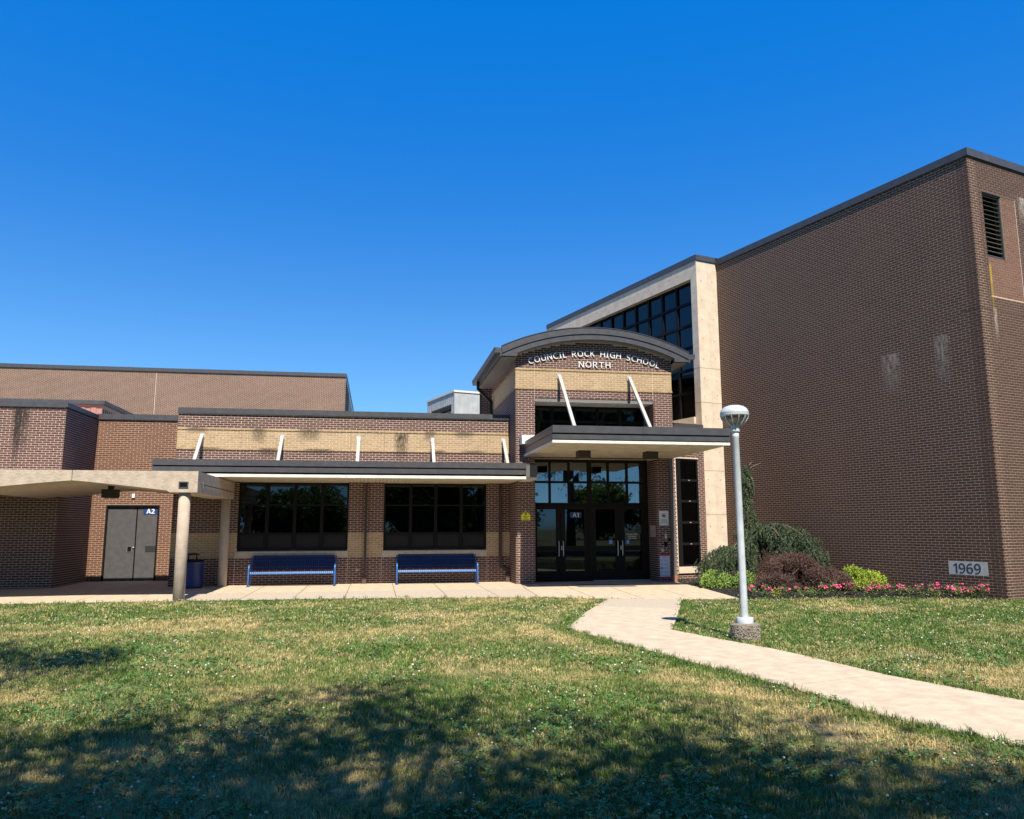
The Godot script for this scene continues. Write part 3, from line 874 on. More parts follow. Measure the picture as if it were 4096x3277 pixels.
	put("dark_room", box(4.5, 9.0, 0.0, 3.9, -1.2, 0.1), M.black, fr)
	# four door leaves
	put("door_frame", _door_frame(), M.bronze, o)
	var leaves := [[4.84, 5.735, 4.99, 5.60, 5.675, 1], [5.745, 6.645, 5.895, 6.515, 5.815, -1], [6.765, 7.675, 6.90, 7.535, 7.60, 1], [7.685, 8.59, 7.85, 8.42, 7.755, -1]]
	for l in leaves:
		var d := flat()
		for c in [[l[0], l[2], 0.015, 2.39], [l[3], l[1], 0.015, 2.39], [l[2], l[3], 0.015, 0.335], [l[2], l[3], 0.955, 1.108], [l[2], l[3], 2.256, 2.39]]:
			bx(d, c[0], c[1], c[2], c[3], 0.265, 0.315)
		var leaf := put("door", d, M.bronze, o)
		for r in [[0.335, 0.955], [1.108, 2.256]]:
			put("pane", box(l[2] - 0.01, l[3] + 0.01, r[0] - 0.01, r[1] + 0.01, 0.285, 0.29), M.glass, leaf)
		var h := smooth()
		var s: float = l[5]
		tube(h, [Vector3(l[4], 0.79, 0.315), Vector3(l[4], 0.80, 0.36), Vector3(l[4], 0.84, 0.375), Vector3(l[4], 1.21, 0.375), Vector3(l[4], 1.25, 0.36), Vector3(l[4], 1.26, 0.315)], 0.014, 0.014, 8)
		put("handle", h, mat(lin(0.55, 0.55, 0.55), 0.3), leaf)
		put("handle_plate", box(l[4] - 0.045, l[4] + 0.045, 0.76, 1.29, 0.314, 0.32), M.black, leaf)
		if s < 0: put("lock", box(l[4] - 0.06, l[4] - 0.025, 0.98, 1.11, 0.318, 0.345), M.steel, leaf)
	put("threshold", box(6.78, 8.63, 0.014, 0.04, 0.2, 0.42), M.steel, o)
	put("threshold", box(4.8, 6.64, 0.014, 0.025, 0.2, 0.40), M.bronze, o)
	# school name
	var line := "COUNCIL ROCK HIGH SCHOOL"
	var ws: Array = []
	var total := 0.0
	for ch in line:
		var w2 := 0.13
		if ch != " ":
			var t := TextMesh.new()
			var f := SystemFont.new(); f.font_names = PackedStringArray(["Droid Sans"])
			t.font = f; t.text = ch; t.font_size = 64; t.pixel_size = 0.19 / 64.0 / 0.714; t.depth = 0.01
			w2 = t.get_aabb().size.x + 0.04
		ws.append(w2); total += w2
	var R := 7.44
	var span := 2 * asin(2.14 / R)
	var at := -span / 2
	for i in line.length():
		var da: float = span * ws[i] / total
		if line[i] != " ":
			var a := at + da / 2
			var l := text("letter", line[i], 0.19, Vector3(6.725 + R * sin(a), 7.055 - R + R * cos(a), 1.135), M.letter, o, 0.03, span * R / total)
			l.rotation.z = -a
		at += da
	i_letters(o)
	# white box that lies on the canopy and the leader at the right pier
	var lp := flat()
	bx(lp, 9.09, 9.195, 0.22, 3.82, 1.112, 1.20)
	bx(lp, 9.08, 9.205, 1.60, 1.66, 1.104, 1.21)
	var dp := put("downspout", lp, mat(lin(0.10, 0.095, 0.095), 0.45), o)
	put("boot", box(9.075, 9.215, -0.02, 0.22, 1.104, 1.23), mat(lin(0.26, 0.13, 0.075), 0.7), dp)

func i_letters(o: Node3D) -> void:
	var x := 6.2
	for ch in "NORTH":
		var t := TextMesh.new()
		var f := SystemFont.new(); f.font_names = PackedStringArray(["Droid Sans"])
		t.font = f; t.text = ch; t.font_size = 64; t.pixel_size = 0.185 / 64.0 / 0.714; t.depth = 0.01
		var w := t.get_aabb().size.x * 1.2
		text("letter", ch, 0.185, Vector3(x + w / 2, 6.70, 1.135), M.letter, o, 0.03, 1.2)
		x += w + 0.055

func _door_frame() -> SurfaceTool:
	var g := flat()
	for c in [[4.77, 4.835], [6.65, 6.76], [8.595, 8.65]]: bx(g, c[0], c[1], 0.012, 2.40, 0.25, 0.34)
	return g

func left_wing() -> void:
	var o := athing("door_wing", "recessed brick wall with grey double doors marked A2", "building", Vector3(-7.5, 0, -5))
	var st := flat()
	wall_face(st, Vector3(-9.06, -0.3, -2.58), X, Z, 3.4, 0, 5.53, [[0.46, 2.08, -1, 2.74]])
	bx(st, -9.0, -5.7, 5.1, 5.2, -8, -2.88)
	var w := put("wall", st, M.mortar_old, o)
	lay(Vector3(-9.06, -0.03, -2.58), X, Z, 3.3, 0, 5.25, bands([[0, 3, 0.0]]), [[0.46, 2.08, -1, 2.47]], 0.2127)
	flush_bricks(w, o)
	copings(o, -9.06, -5.96, 5.235, 5.40, -2.7, -2.53)
	var g := frame_shape(-8.60, -6.98, -0.1, 2.44, 0.05, -2.72, -2.56)
	put("door_frame", g, M.frame, o)
	var l := put("door", box(-8.55, -7.69, 0.02, 2.39, -2.68, -2.635), M.door_gray, o)
	put("door_gap", box(-7.685, -7.655, 0.02, 2.39, -2.675, -2.64), M.black, o)
	var r := put("door", box(-7.65, -7.03, 0.02, 2.39, -2.68, -2.635), M.door_gray, o)
	put("pull", frame_shape(-7.915, -7.755, 0.925, 1.125, 0.022, -2.636, -2.622), mat(lin(0.12, 0.12, 0.12), 0.4), l)
	put("pull_recess", box(-7.89, -7.78, 0.95, 1.10, -2.637, -2.630), M.black, l)
	var kn := smooth()
	lathe(kn, [[0.0, -0.022], [0.016, -0.018], [0.022, 0.0], [0.016, 0.018], [0.0, 0.022]], Vector3(-7.712, 1.075, -2.615), 10)
	put("lock", kn, mat(lin(0.6, 0.6, 0.6), 0.25), l)
	put("plate", box(-7.355, -7.03, 0.925, 1.125, -2.636, -2.630), mat(lin(0.03, 0.03, 0.032), 0.3), r)
	put("threshold", box(-8.6, -6.98, -0.01, 0.02, -2.7, -2.5), M.steel, o)
	# block at the far left
	var b := athing("corner_block", "projecting brown brick block at far left behind the concrete walkway roof", "building", Vector3(-11.5, 0, -2))
	st = flat()
	wall_face(st, Vector3(-14.5, -0.3, 0.05), X, Z, 5.44, 0, 5.5, [])
	wall_face(st, Vector3(-9.06, -0.3, -0.25), -Z, X, 2.6, 0, 5.5, [])
	bx(st, -14.5, -9.36, 5.0, 5.1, -8, -0.25)
	w = put("wall", st, M.mortar, b)
	lay(Vector3(-14.5, -0.02, 0.05), X, Z, 5.44, 0, 5.24, bands([[0, 0, 0.0]]), [])
	lay(Vector3(-9.06, -0.02, 0.05), -Z, X, 2.62, 0, 5.24, bands([[0, 0, 0.0]]), [])
	flush_bricks(w, b)
	copings(b, -14.5, -9.06, 5.215, 5.36, -0.1, 0.09)
	put("coping", box(-9.1, -9.02, 5.215, 5.358, -2.55, 0.088), M.metal, b)
	stain(b, Vector3(-10.35, 5.2, 0.055), X, Z, 0.22, 1.9, lin(0.015, 0.012, 0.012), 31, 2.0)
	stain(b, Vector3(-10.25, 5.2, 0.056), X, Z, 0.5, 1.5, lin(0.03, 0.025, 0.022), 32, 2.0)

func far_parts() -> void:
	var o := athing("gymnasium", "big brown brick hall rising far behind the low wings at left", "building", Vector3(-14, 0, -30))
	var st := flat()
	wall_face(st, Vector3(-27, -0.3, -24.5), X, Z, 24.9, 0, 11.4, [])
	bx(st, -27, -2.1, -0.3, 11.0, -40, -24.8)
	var w := put("wall", st, M.mortar, o)
	lay(Vector3(-27, -0.03, -24.5), X, Z, 24.9, 5.6, 11.06, bands([[0, 4, 0.0]]), [[13.72, 13.745, 0, 20]], 0.2127)
	lay(Vector3(-2.1, -0.03, -24.5), -Z, X, 6.0, 7.0, 11.06, bands([[0, 4, 0.0]]), [], 0.2127)
	flush_bricks(w, o)
	copings(o, -27, -2.05, 11.04, 11.24, -24.7, -24.44)
	put("coping", box(-2.09, -2.04, 11.04, 11.24, -40, -24.45), M.metal, o)
	# pink slatted structure on the roof
	var r := athing("roof_housing", "pink boarded rooftop housing with dark top edge behind the left block", "rooftop unit", Vector3(-11.3, 5.1, -6.4))
	put("core", box(-13, -9.6, 5.1, 6.0, -8.2, -4.53), mat(lin(0.30, 0.27, 0.24), 0.8), r)
	var pink := mat(lin(0.42, 0.20, 0.17), 0.8, M.mottle, 1.5)
	for i in 18:
		put("board", box(-13.0 + i * 0.19, -13.0 + i * 0.19 + 0.183, 5.1, 5.88 - 0.03 * (i % 2), -4.53, -4.505 + 0.006 * (i % 2)), pink, r)
	put("trim", box(-13, -9.58, 5.90, 5.99, -4.53, -4.49), pink, r)
	for i in 16: put("slot", box(-9.602, -9.594, 5.62, 5.86, -4.75 - i * 0.21, -4.67 - i * 0.21), M.black, r)
	put("coping", box(-13, -9.5, 5.99, 6.13, -8.3, -4.42), M.metal, r)
	# grey sheet-metal plant room
	var p := bthing("plant_room", "pale grey sheet-metal plant room on the roof left of the curved entrance", "rooftop unit", Vector3(-4.2, 5.0, -23.8))
	var g := flat()
	wall_face(g, Vector3(-4.94, 4.0, -25.47), Z, -X, 3.469, 0, 3.98, [[0.39, 3.11, -1, 3.447]], 0.15)
	bx(g, -4.79, -3.5, 4.0, 7.98, -22.15, -22.001)
	bx(g, -4.94, -3.5, 4.0, 7.98, -25.62, -25.471)
	put("wall", g, M.panel_gray, p)
	put("roof", box(-4.98, -3.45, 7.98, 8.075, -25.66, -21.96), mat(lin(0.55, 0.55, 0.54), 0.5), p)
	for i in 7: put("panel_rib", box(-4.93 + i * 0.235, -4.922 + i * 0.235, 4.0, 7.97, -22.0, -21.988), M.panel_gray, p)
	for i in 14: put("panel_rib", box(-4.95, -4.94, 4.0 if i < 2 or i > 12 else 7.45, 7.97, -25.4 + i * 0.24, -25.39 + i * 0.24), M.panel_gray, p)
	for i in 10: put("louver_slat", box(-4.6, -4.55, 4.2 + i * 0.32, 4.2 + i * 0.32 + 0.2, -25.1, -22.35), mat(lin(0.24, 0.23, 0.22), 0.5), p)
	put("louver_back", box(-4.5, -4.4, 4.0, 7.4, -25.4, -22.2), M.black, p)
	# brick wall glimpsed under the eave
	var q := athing("rear_wing", "strip of brown brick wall behind the entrance eave and black downspout", "building", Vector3(3.9, 0, -5))
	st = flat()
	wall_face(st, Vector3(3.80, 3.7, -4.4), X, Z, 1.6, 0, 3.6, [])
	w = put("wall", st, M.mortar, q)
	lay(Vector3(3.80, 3.7, -4.4), X, Z, 1.6, 0, 3.6, bands([[0, 0, 0.0]]), [])
	flush_bricks(w, q)
	put("trim", box(3.77, 3.80, 3.7, 7.3, -4.5, -4.38), M.metal, q)

# ------------------------------------------------------------------ canopies
func brace(st: SurfaceTool, x: float, y0: float, z0: float, y1: float, z1: float) -> void:
	# a square steel bar from a wall down to the canopy's edge
	var a := Vector3(x, y0, z0); var b := Vector3(x, y1, z1)
	beam(st, a, b, 0.095, 0.07)
	bx(st, x - 0.07, x + 0.07, y0 - 0.09, y0 + 0.07, z0 - 0.05, z0 - 0.03)

func canopies() -> void:
	var o := athing("window_canopy", "long flat dark-edged canopy over the windows of the low wing", "canopy", Vector3(-0.7, 3.07, 1.2))
	put("deck", box(-5.92, 4.16, 3.13, 3.48, 0.02, 2.36), M.roof, o)
	put("deck", box(4.165, 4.57, 3.13, 3.48, 1.115, 2.36), M.roof, o)
	for i in 4:
		var a := -5.95 + i * 2.55; var b := a + 2.546
		var e := 0.004 if i % 2 else 0.0
		put("fascia", box(a, b, 3.372, 3.53 + e, 2.36, 2.45 + e), M.metal, o)
		put("fascia", box(a, b, 3.20, 3.34 + e, 2.36, 2.42 + e), M.metal, o)
		put("reveal", box(a, b, 3.34, 3.372, 2.33, 2.385), M.black, o)  # black colour paints the shadow beneath the upper fascia
		put("drip_edge", box(a, b, 3.07, 3.15, 2.33, 2.40), M.white, o)
		put("reveal", box(a, b, 3.15, 3.20, 2.33, 2.375), M.black, o)
	put("fascia", box(4.25, 4.60, 3.20, 3.53, 1.115, 2.30), M.metal, o)
	put("drip_edge", box(4.25, 4.60, 3.07, 3.19, 1.115, 2.27), M.white, o)
	put("fascia", box(-5.96, -5.93, 3.08, 3.53, 0.02, 2.40), M.metal, o)
	for i in 91:
		var a := -5.92 + i * 0.111
		var sp := flat()
		hexa(sp, [Vector3(a, 3.072, 2.33), Vector3(a + 0.085, 3.072, 2.33), Vector3(a + 0.085, 3.072, 0.01), Vector3(a, 3.072, 0.01), Vector3(a - 0.012, 3.09, 2.33), Vector3(a + 0.097, 3.09, 2.33), Vector3(a + 0.097, 3.09, 0.01), Vector3(a - 0.012, 3.09, 0.01)])
		put("soffit_panel", sp, M.soffit, o)
	for x in [-5.235, -2.90, -0.60, 1.685, 3.96]:
		var st := flat()
		brace(st, x, 4.46, 0.05, 3.42, 1.07)
		put("brace", st, M.steel, o)
	# over the doors
	o = athing("entrance_canopy", "flat dark-edged canopy with cream ribbed underside over the entrance doors", "canopy", Vector3(6.8, 3.83, 3))
	put("deck", box(4.42, 9.20, 3.90, 4.22, 1.11, 5.24), M.roof, o)
	put("deck", box(4.78, 8.64, 3.90, 4.18, 0.12, 1.11), M.roof, o)
	for i in 2:
		var a := 4.385 + i * 2.42; var b := a + 2.416
		var e := 0.004 * i
		put("fascia", box(a, b, 4.09, 4.28 + e, 5.22, 5.32 + e), M.metal, o)
		put("fascia", box(a, b, 3.93, 4.055 + e, 5.22, 5.29 + e), M.metal, o)
		put("reveal", box(a, b, 4.055, 4.09, 5.20, 5.255), M.black, o)  # gap painted black for the shadow below the upper fascia
		put("drip_edge", box(a, b, 3.835, 3.905, 5.20, 5.275 + e), M.white, o)
		put("reveal", box(a, b, 3.905, 3.93, 5.20, 5.25), M.black, o)
	for s in [-1, 1]:
		var x := 4.385 if s < 0 else 9.22
		put("fascia", box(minf(x, x - s * 0.03), maxf(x, x - s * 0.03), 4.09, 4.278, 1.112, 5.219), M.metal, o)
		put("fascia", box(minf(x - s * 0.02, x - s * 0.05), maxf(x - s * 0.02, x - s * 0.05), 3.90, 4.09, 1.112, 5.219), M.metal, o)
		put("drip_edge", box(minf(x - s * 0.03, x - s * 0.06), maxf(x - s * 0.03, x - s * 0.06), 3.835, 3.90, 1.112, 5.199), M.white, o)
	for i in 36:
		var a := 4.45 + i * 0.1315
		var z0 := 0.34 if a > 4.79 and a + 0.12 < 8.63 else 1.115
		for r in [[z0, 3.06], [3.066, 5.20]]:
			var sp := flat()
			hexa(sp, [Vector3(a, 3.838, r[1]), Vector3(a + 0.112, 3.838, r[1]), Vector3(a + 0.112, 3.838, r[0]), Vector3(a, 3.838, r[0]), Vector3(a - 0.008, 3.856, r[1]), Vector3(a + 0.12, 3.856, r[1]), Vector3(a + 0.12, 3.856, r[0]), Vector3(a - 0.008, 3.856, r[0])])
			put("soffit_panel", sp, M.soffit, o)
	put("backing", box(4.78, 8.64, 3.86, 3.89, 0.3, 1.11), M.soffit, o)
	put("backing", box(4.45, 9.18, 3.86, 3.89, 1.112, 5.2), M.soffit, o)
	for x in [5.56, 7.85]:
		var st := flat()
		brace(st, x, 6.40, 1.16, 4.20, 3.32)
		put("brace", st, M.steel, o)
	var lb := [["left", 5.58], ["right", 7.58]]
	for l in lb:
		var t := athing("ceiling_light", "brown box light under the entrance canopy, the %s of the two" % l[0], "ceiling light", Vector3(l[1] + 0.17, 3.838, 3.18), "box lights under the entrance canopy")
		put("housing", box(l[1], l[1] + 0.345, 3.622, 3.836, 3.0, 3.36), mat(lin(0.035, 0.022, 0.018), 0.5), t)
		put("lens", box(l[1] + 0.03, l[1] + 0.315, 3.612, 3.622, 3.03, 3.33), mat(lin(0.25, 0.22, 0.17), 0.3), t)
	var wb := athing("white_box", "white folded sheet box lying on the left edge of the entrance canopy", "box", Vector3(4.5, 4.19, 1.4))
	put("carton", box(4.30, 4.72, 4.20, 4.455, 1.13, 1.5), mat(lin(0.75, 0.75, 0.74), 0.6), wb)
	put("lid", box(4.29, 4.73, 4.395, 4.46, 1.125, 1.51), mat(lin(0.80, 0.80, 0.79), 0.6), wb)

# ------------------------------------------------------------------ walkway roof at the left
func walk_profile(xa: float, xb: float) -> PackedVector2Array:
	var p := PackedVector2Array()
	var n := 40
	for i in n + 1:
		var x := lerpf(xa, xb, float(i) / n)
		p.append(Vector2(x, walk_under(x)))
	p.append(Vector2(xb, 3.04)); p.append(Vector2(xa, 3.04))
	return p

func walk_under(x: float) -> float:
	# ribs at x = -4.55, -9.5, -14.45; crowns half-way
	var t := fposmod(x + 4.55, 4.95) / 4.95
	var d := absf(t - 0.5) * 2.0
	if x > -4.9: return 2.535
	return 2.80 - 0.265 * pow(d, 1.15)

func walkway() -> void:
	var o := athing("covered_walkway", "tan concrete walkway roof with arched edge on round columns at left", "walkway roof", Vector3(-7, 0, 2.5))
	var st := flat()
	prism(st, walk_profile(-7.012, -4.226), 0.03, 4.95)
	put("roof_slab", st, M.stucco, o)
	st = flat()
	prism(st, walk_profile(-14.4, -7.026), 0.095, 4.95)
	put("roof_slab", st, M.stucco, o)
	st = flat()
	prism(st, walk_profile(-9.0, -6.0), -0.35, 0.028)
	put("roof_slab", st, M.stucco, o)
	put("joint", box(-7.026, -7.012, 2.81, 3.035, 0.05, 4.93), M.joint, o)
	put("ledge", box(-4.224, -4.215, 2.735, 2.755, 0.03, 4.6), M.joint, o)
	for p in [[-4.55, 4.75], [-4.38, 0.42], [-9.5, 4.75]]:
		var c := smooth()
		lathe(c, [[0.0, -0.1], [0.134, -0.1], [0.134, 2.54], [0.0, 2.54]], Vector3(p[0], 0, p[1]), 40, 0.006, 3)
		put("column", c, M.stucco, o)
	var sc := put("scupper", frame_shape(-4.655, -4.435, 2.632, 2.79, 0.028, 4.93, 4.965), mat(lin(0.045, 0.05, 0.052), 0.5), o)
	put("scupper_hole", box(-4.63, -4.46, 2.655, 2.765, 4.945, 4.953), M.black, sc)
	put("conduit", box(-4.228, -4.19, 2.63, 2.81, 4.40, 4.45), mat(lin(0.10, 0.09, 0.08), 0.6), o)
	var t := athing("walkway_light", "dark brown box light hanging below the walkway roof before door A2", "ceiling light", Vector3(-6.8, 2.7, 3))
	put("housing", box(-6.985, -6.62, 2.475, 2.685, 2.72, 3.0), mat(lin(0.016, 0.012, 0.010), 0.5), t)
	put("stem", box(-6.86, -6.74, 2.685, 2.80, 2.80, 2.92), mat(lin(0.016, 0.012, 0.010), 0.5), t)
	put("lens", box(-6.96, -6.645, 2.463, 2.475, 2.74, 2.98), mat(lin(0.03, 0.025, 0.02), 0.4), t)

# ------------------------------------------------------------------ street furniture
func perforated(st: SurfaceTool, o: Vector3, a: Vector3, b: Vector3, nx: int, ny: int, hole: float) -> void:
	# a sheet of square-holed metal: o is a corner, a and b its sides
	var n := a.cross(b).normalized() * 0.003
	for i in nx:
		for j in ny:
			var c: Array = []
			for e in [[0, 0], [1, 0], [1, 1], [0, 1]]: c.append(o + a * (i + e[0]) / nx + b * (j + e[1]) / ny)
			var m: Vector3 = (c[0] + c[1] + c[2] + c[3]) / 4
			var h: Array = []
			for k in 4: h.append(m + (c[k] - m) * hole)
			for k in 4:
				var l := (k + 1) % 4
				quad(st, c[k] + n, c[l] + n, h[l] + n, h[k] + n)
				quad(st, c[l] - n, c[k] - n, h[k] - n, h[l] - n)
				quad(st, h[l] - n, h[k] - n, h[k] + n, h[l] + n)

func make_bench(label: String, at: Vector3) -> Node3D:
	# parts are drawn about the bench's own middle, the wall behind it
	var o := thing("bench", label, "bench", at, "blue metal benches under the windows")
	var w := 1.18
	var st := flat()
	perforated(st, Vector3(-w, 0.435, 0.70), Vector3(2 * w, 0, 0), Vector3(0, -0.012, -0.42), 42, 7, 0.42)
	var lip := flat()
	for i in 42:
		var x := -w + 2 * w * i / 42.0
		quad(lip, Vector3(x, 0.385, 0.735), Vector3(x + 0.040, 0.385, 0.735), Vector3(x + 0.040, 0.432, 0.702), Vector3(x, 0.432, 0.702))
	bx(lip, -w, w, 0.36, 0.387, 0.70, 0.737)
	put("seat", st, M.blue, o)
	put("seat_edge", lip, M.bench_lit, o)  # sun on the front lip is painted by the lighter blue
	st = flat()
	perforated(st, Vector3(-w, 0.47, 0.27), Vector3(2 * w, 0, 0), Vector3(0, 0.39, -0.12), 42, 8, 0.30)
	bx(st, -w, w, 0.855, 0.885, 0.12, 0.16)
	put("backrest", st, M.blue, o)
	for s in [-1, 1]:
		var f := smooth()
		var x: float = s * (w + 0.035)
		tube(f, [Vector3(x, 0.02, 0.80), Vector3(x, 0.30, 0.76), Vector3(x, 0.50, 0.745), Vector3(x, 0.575, 0.73), Vector3(x, 0.615, 0.68), Vector3(x, 0.62, 0.6), Vector3(x, 0.60, 0.35), Vector3(x, 0.58, 0.24)], 0.026, 0.026, 8)
		tube(f, [Vector3(x, 0.02, 0.20), Vector3(x, 0.40, 0.26), Vector3(x, 0.86, 0.13)], 0.022, 0.022, 8)
		tube(f, [Vector3(x, 0.40, 0.74), Vector3(x, 0.40, 0.26)], 0.018, 0.018, 6)
		var leg := put("frame", f, M.bench_lit, o)
		put("foot_plate", box(x - 0.045, x + 0.045, 0.014, 0.024, 0.755, 0.86), M.bench_lit, leg)
		put("foot_plate", box(x - 0.045, x + 0.045, 0.014, 0.024, 0.15, 0.25), M.bench_lit, leg)
	var br := smooth()
	tube(br, [Vector3(-w, 0.40, 0.48), Vector3(w, 0.40, 0.48)], 0.018, 0.018, 6)
	put("stretcher", br, M.blue, o)
	return o

func furniture() -> void:
	var b := make_bench("blue perforated metal bench below the left window, nearer the trash can", Vector3(-2.385, 0, 0))
	var c := b.duplicate()
	c.name = "bench_001"
	add_child(c, true)
	c.position = Vector3(1.855, 0, -0.12)
	c.set_meta("label", "blue perforated metal bench below the right window, nearer the entrance")
	# litter bin
	var o := athing("trash_can", "blue perforated metal trash can with black domed lid beside a walkway column", "trash can", Vector3(-5.13, 0, 0.85))
	var at := Vector3(-5.13, 0, 0.85)
	var st := smooth()
	lathe(st, [[0.0, 0.02], [0.29, 0.02], [0.295, 0.05], [0.295, 0.70], [0.31, 0.73], [0.31, 0.745], [0.28, 0.75], [0.28, 0.6], [0.0, 0.6]], at, 32)
	var body := put("body", st, mat(lin(0.004, 0.012, 0.085), 0.35), o)
	var lat := flat()
	for s in [-1, 1]:
		for i in 40:
			for k in 14:
				var a0: float = TAU * (i + s * k * 0.5) / 40; var a1: float = TAU * (i + s * (k + 1) * 0.5) / 40
				var y0 := 0.06 + 0.045 * k
				var p := at + Vector3(cos(a0) * 0.299, y0, sin(a0) * 0.299); var q := at + Vector3(cos(a1) * 0.299, y0 + 0.045, sin(a1) * 0.299)
				var out := Vector3(cos(a0), 0, sin(a0))
				beam(lat, p, q, 0.010, 0.006, out)
	put("mesh_wall", lat, mat(lin(0.010, 0.040, 0.19), 0.3), body)
	var lid := smooth()
	lathe(lid, [[0.30, 0.752], [0.315, 0.755], [0.30, 0.785], [0.15, 0.80], [0.14, 0.76]], at, 28)
	put("lid", lid, M.black, o)
	var dome := smooth()
	lathe(dome, [[0.0, 0.935], [0.195, 0.935], [0.195, 0.942], [0.15, 0.972], [0.08, 0.99], [0.0, 0.998]], at, 28)
	put("rain_hood", dome, mat(lin(0.03, 0.018, 0.015), 0.5), o)
	for k in 4:
		var a := TAU * k / 4 + 0.5
		var po := smooth()
		tube(po, [at + Vector3(cos(a) * 0.15, 0.77, sin(a) * 0.15), at + Vector3(cos(a) * 0.15, 0.94, sin(a) * 0.15)], 0.008, 0.008, 6)
		put("post", po, M.black, o)
	lamp_post()

func lamp_post() -> void:
	var base := Vector3(5.578, 0, 13.17)
	var o := thing("lamp_post", "pale blue-grey lamp post with dome head on round pebbled concrete footing", "lamp post", base)
	var v := Vector3.ZERO
	var st := smooth()
	lathe(st, [[0.0, -0.05], [0.212, -0.05], [0.214, 0.05], [0.213, 0.225], [0.2, 0.246], [0.0, 0.248]], v, 56, 0.012, 7)
	var pebbles := mat(lin(0.33, 0.29, 0.23), 0.95, M.speck, 1.7, M.bump, 2.5)
	put("footing", st, pebbles, o)
	# exposed pebbles on the footing's side
	var peb := SphereMesh.new(); peb.radius = 1.0; peb.height = 2.0; peb.radial_segments = 6; peb.rings = 4
	var mm := MultiMesh.new()
	mm.transform_format = MultiMesh.TRANSFORM_3D; mm.use_colors = true; mm.mesh = peb; mm.instance_count = 900
	for i in 900:
		var a := rng.randf() * TAU
		var r := rng.randf_range(0.006, 0.014)
		mm.set_instance_transform(i, Transform3D(Basis.from_euler(Vector3(rng.randf() * 6, rng.randf() * 6, 0)) * Basis.from_scale(Vector3(r, r * 0.8, r * 1.3)), Vector3(cos(a) * 0.212, rng.randf_range(0.0, 0.232), sin(a) * 0.212)))
		var t := rng.randf_range(0.16, 0.42)
		mm.set_instance_color(i, Color(t, t * 0.9, t * 0.74))
	var pm := MultiMeshInstance3D.new()
	pm.name = "pebbles"; pm.multimesh = mm; pm.material_override = M.brick
	pm.set_meta("kind", "stuff")
	o.add_child(pm)
	var top := Node3D.new()
	st = smooth()
	lathe(st, [[0.125, 0.247], [0.125, 0.325], [0.118, 0.333], [0.056, 0.334]], v, 36)
	put("collar", st, M.lamp, o)
	st = smooth()
	lathe(st, [[0.054, 0.33], [0.0525, 1.5], [0.052, 3.085], [0.0555, 3.09], [0.0555, 3.155], [0.05, 3.158], [0.05, 3.17], [0.070, 3.175], [0.074, 3.195], [0.066, 3.235], [0.062, 3.26], [0.07, 3.29], [0.0, 3.295]], v, 32)
	var pole := put("pole", st, M.lamp, o)
	pole.rotation.z = deg_to_rad(0.35)
	st = smooth()
	lathe(st, [[0.19, 3.425], [0.222, 3.428], [0.226, 3.445], [0.222, 3.465], [0.225, 3.47], [0.220, 3.50], [0.195, 3.545], [0.15, 3.58], [0.09, 3.60], [0.0, 3.608]], v, 40)
	var dome := put("dome", st, M.lamp, o)
	dome.rotation.z = deg_to_rad(0.35)
	for k in 12:
		var a := TAU * k / 12 + 0.13
		var f := flat()
		var pts := [[0.068, 3.275], [0.125, 3.30], [0.175, 3.345], [0.205, 3.39], [0.217, 3.43]]
		var d := Vector3(cos(a), 0, sin(a)); var s := Vector3(-sin(a), 0, cos(a))
		for i in 4:
			var p: Vector3 = d * pts[i][0] + Vector3.UP * pts[i][1]; var q: Vector3 = d * pts[i + 1][0] + Vector3.UP * pts[i + 1][1]
			beam(f, p, q, 0.012, 0.014, d)
		var rib := put("rib", f, M.lamp, o)
		rib.rotation.z = deg_to_rad(0.35)
	st = smooth()
	lathe(st, [[0.05, 3.29], [0.12, 3.315], [0.165, 3.36], [0.19, 3.40], [0.19, 3.425]], v, 28)
	var gl := mat(Color(0.55, 0.5, 0.42, 0.22), 0.08)
	gl.transparency = BaseMaterial3D.TRANSPARENCY_ALPHA
	put("glass_bowl", st, gl, o).rotation.z = deg_to_rad(0.35)
	st = smooth()
	lathe(st, [[0.0, 3.29], [0.045, 3.29], [0.05, 3.36], [0.03, 3.41], [0.0, 3.42]], v, 16)
	put("bulb", st, mat(lin(0.5, 0.47, 0.4), 0.3), o).rotation.z = deg_to_rad(0.35)
	top.free()

# ------------------------------------------------------------------ signs
func ring(st: SurfaceTool, c: Vector3, r: float, t: float, a0 := 0.0, a1 := TAU, n := 24) -> void:
	for i in n:
		var p := a0 + (a1 - a0) * i / n; var q := a0 + (a1 - a0) * (i + 1) / n
		quad(st, c + Vector3(cos(p), sin(p), 0) * (r - t), c + Vector3(cos(p), sin(p), 0) * r, c + Vector3(cos(q), sin(q), 0) * r, c + Vector3(cos(q), sin(q), 0) * (r - t))

func rounded(x0: float, x1: float, y0: float, y1: float, r: float) -> PackedVector2Array:
	var p := PackedVector2Array()
	for c in [[x1 - r, y0 + r, -PI / 2], [x1 - r, y1 - r, 0.0], [x0 + r, y1 - r, PI / 2], [x0 + r, y0 + r, PI]]:
		for k in 5:
			var a: float = c[2] + PI / 8 * k
			p.append(Vector2(c[0] + cos(a) * r, c[1] + sin(a) * r))
	return p

func plate(pts: PackedVector2Array, z0: float, z1: float) -> SurfaceTool:
	var st := flat()
	prism(st, pts, z0, z1)
	return st

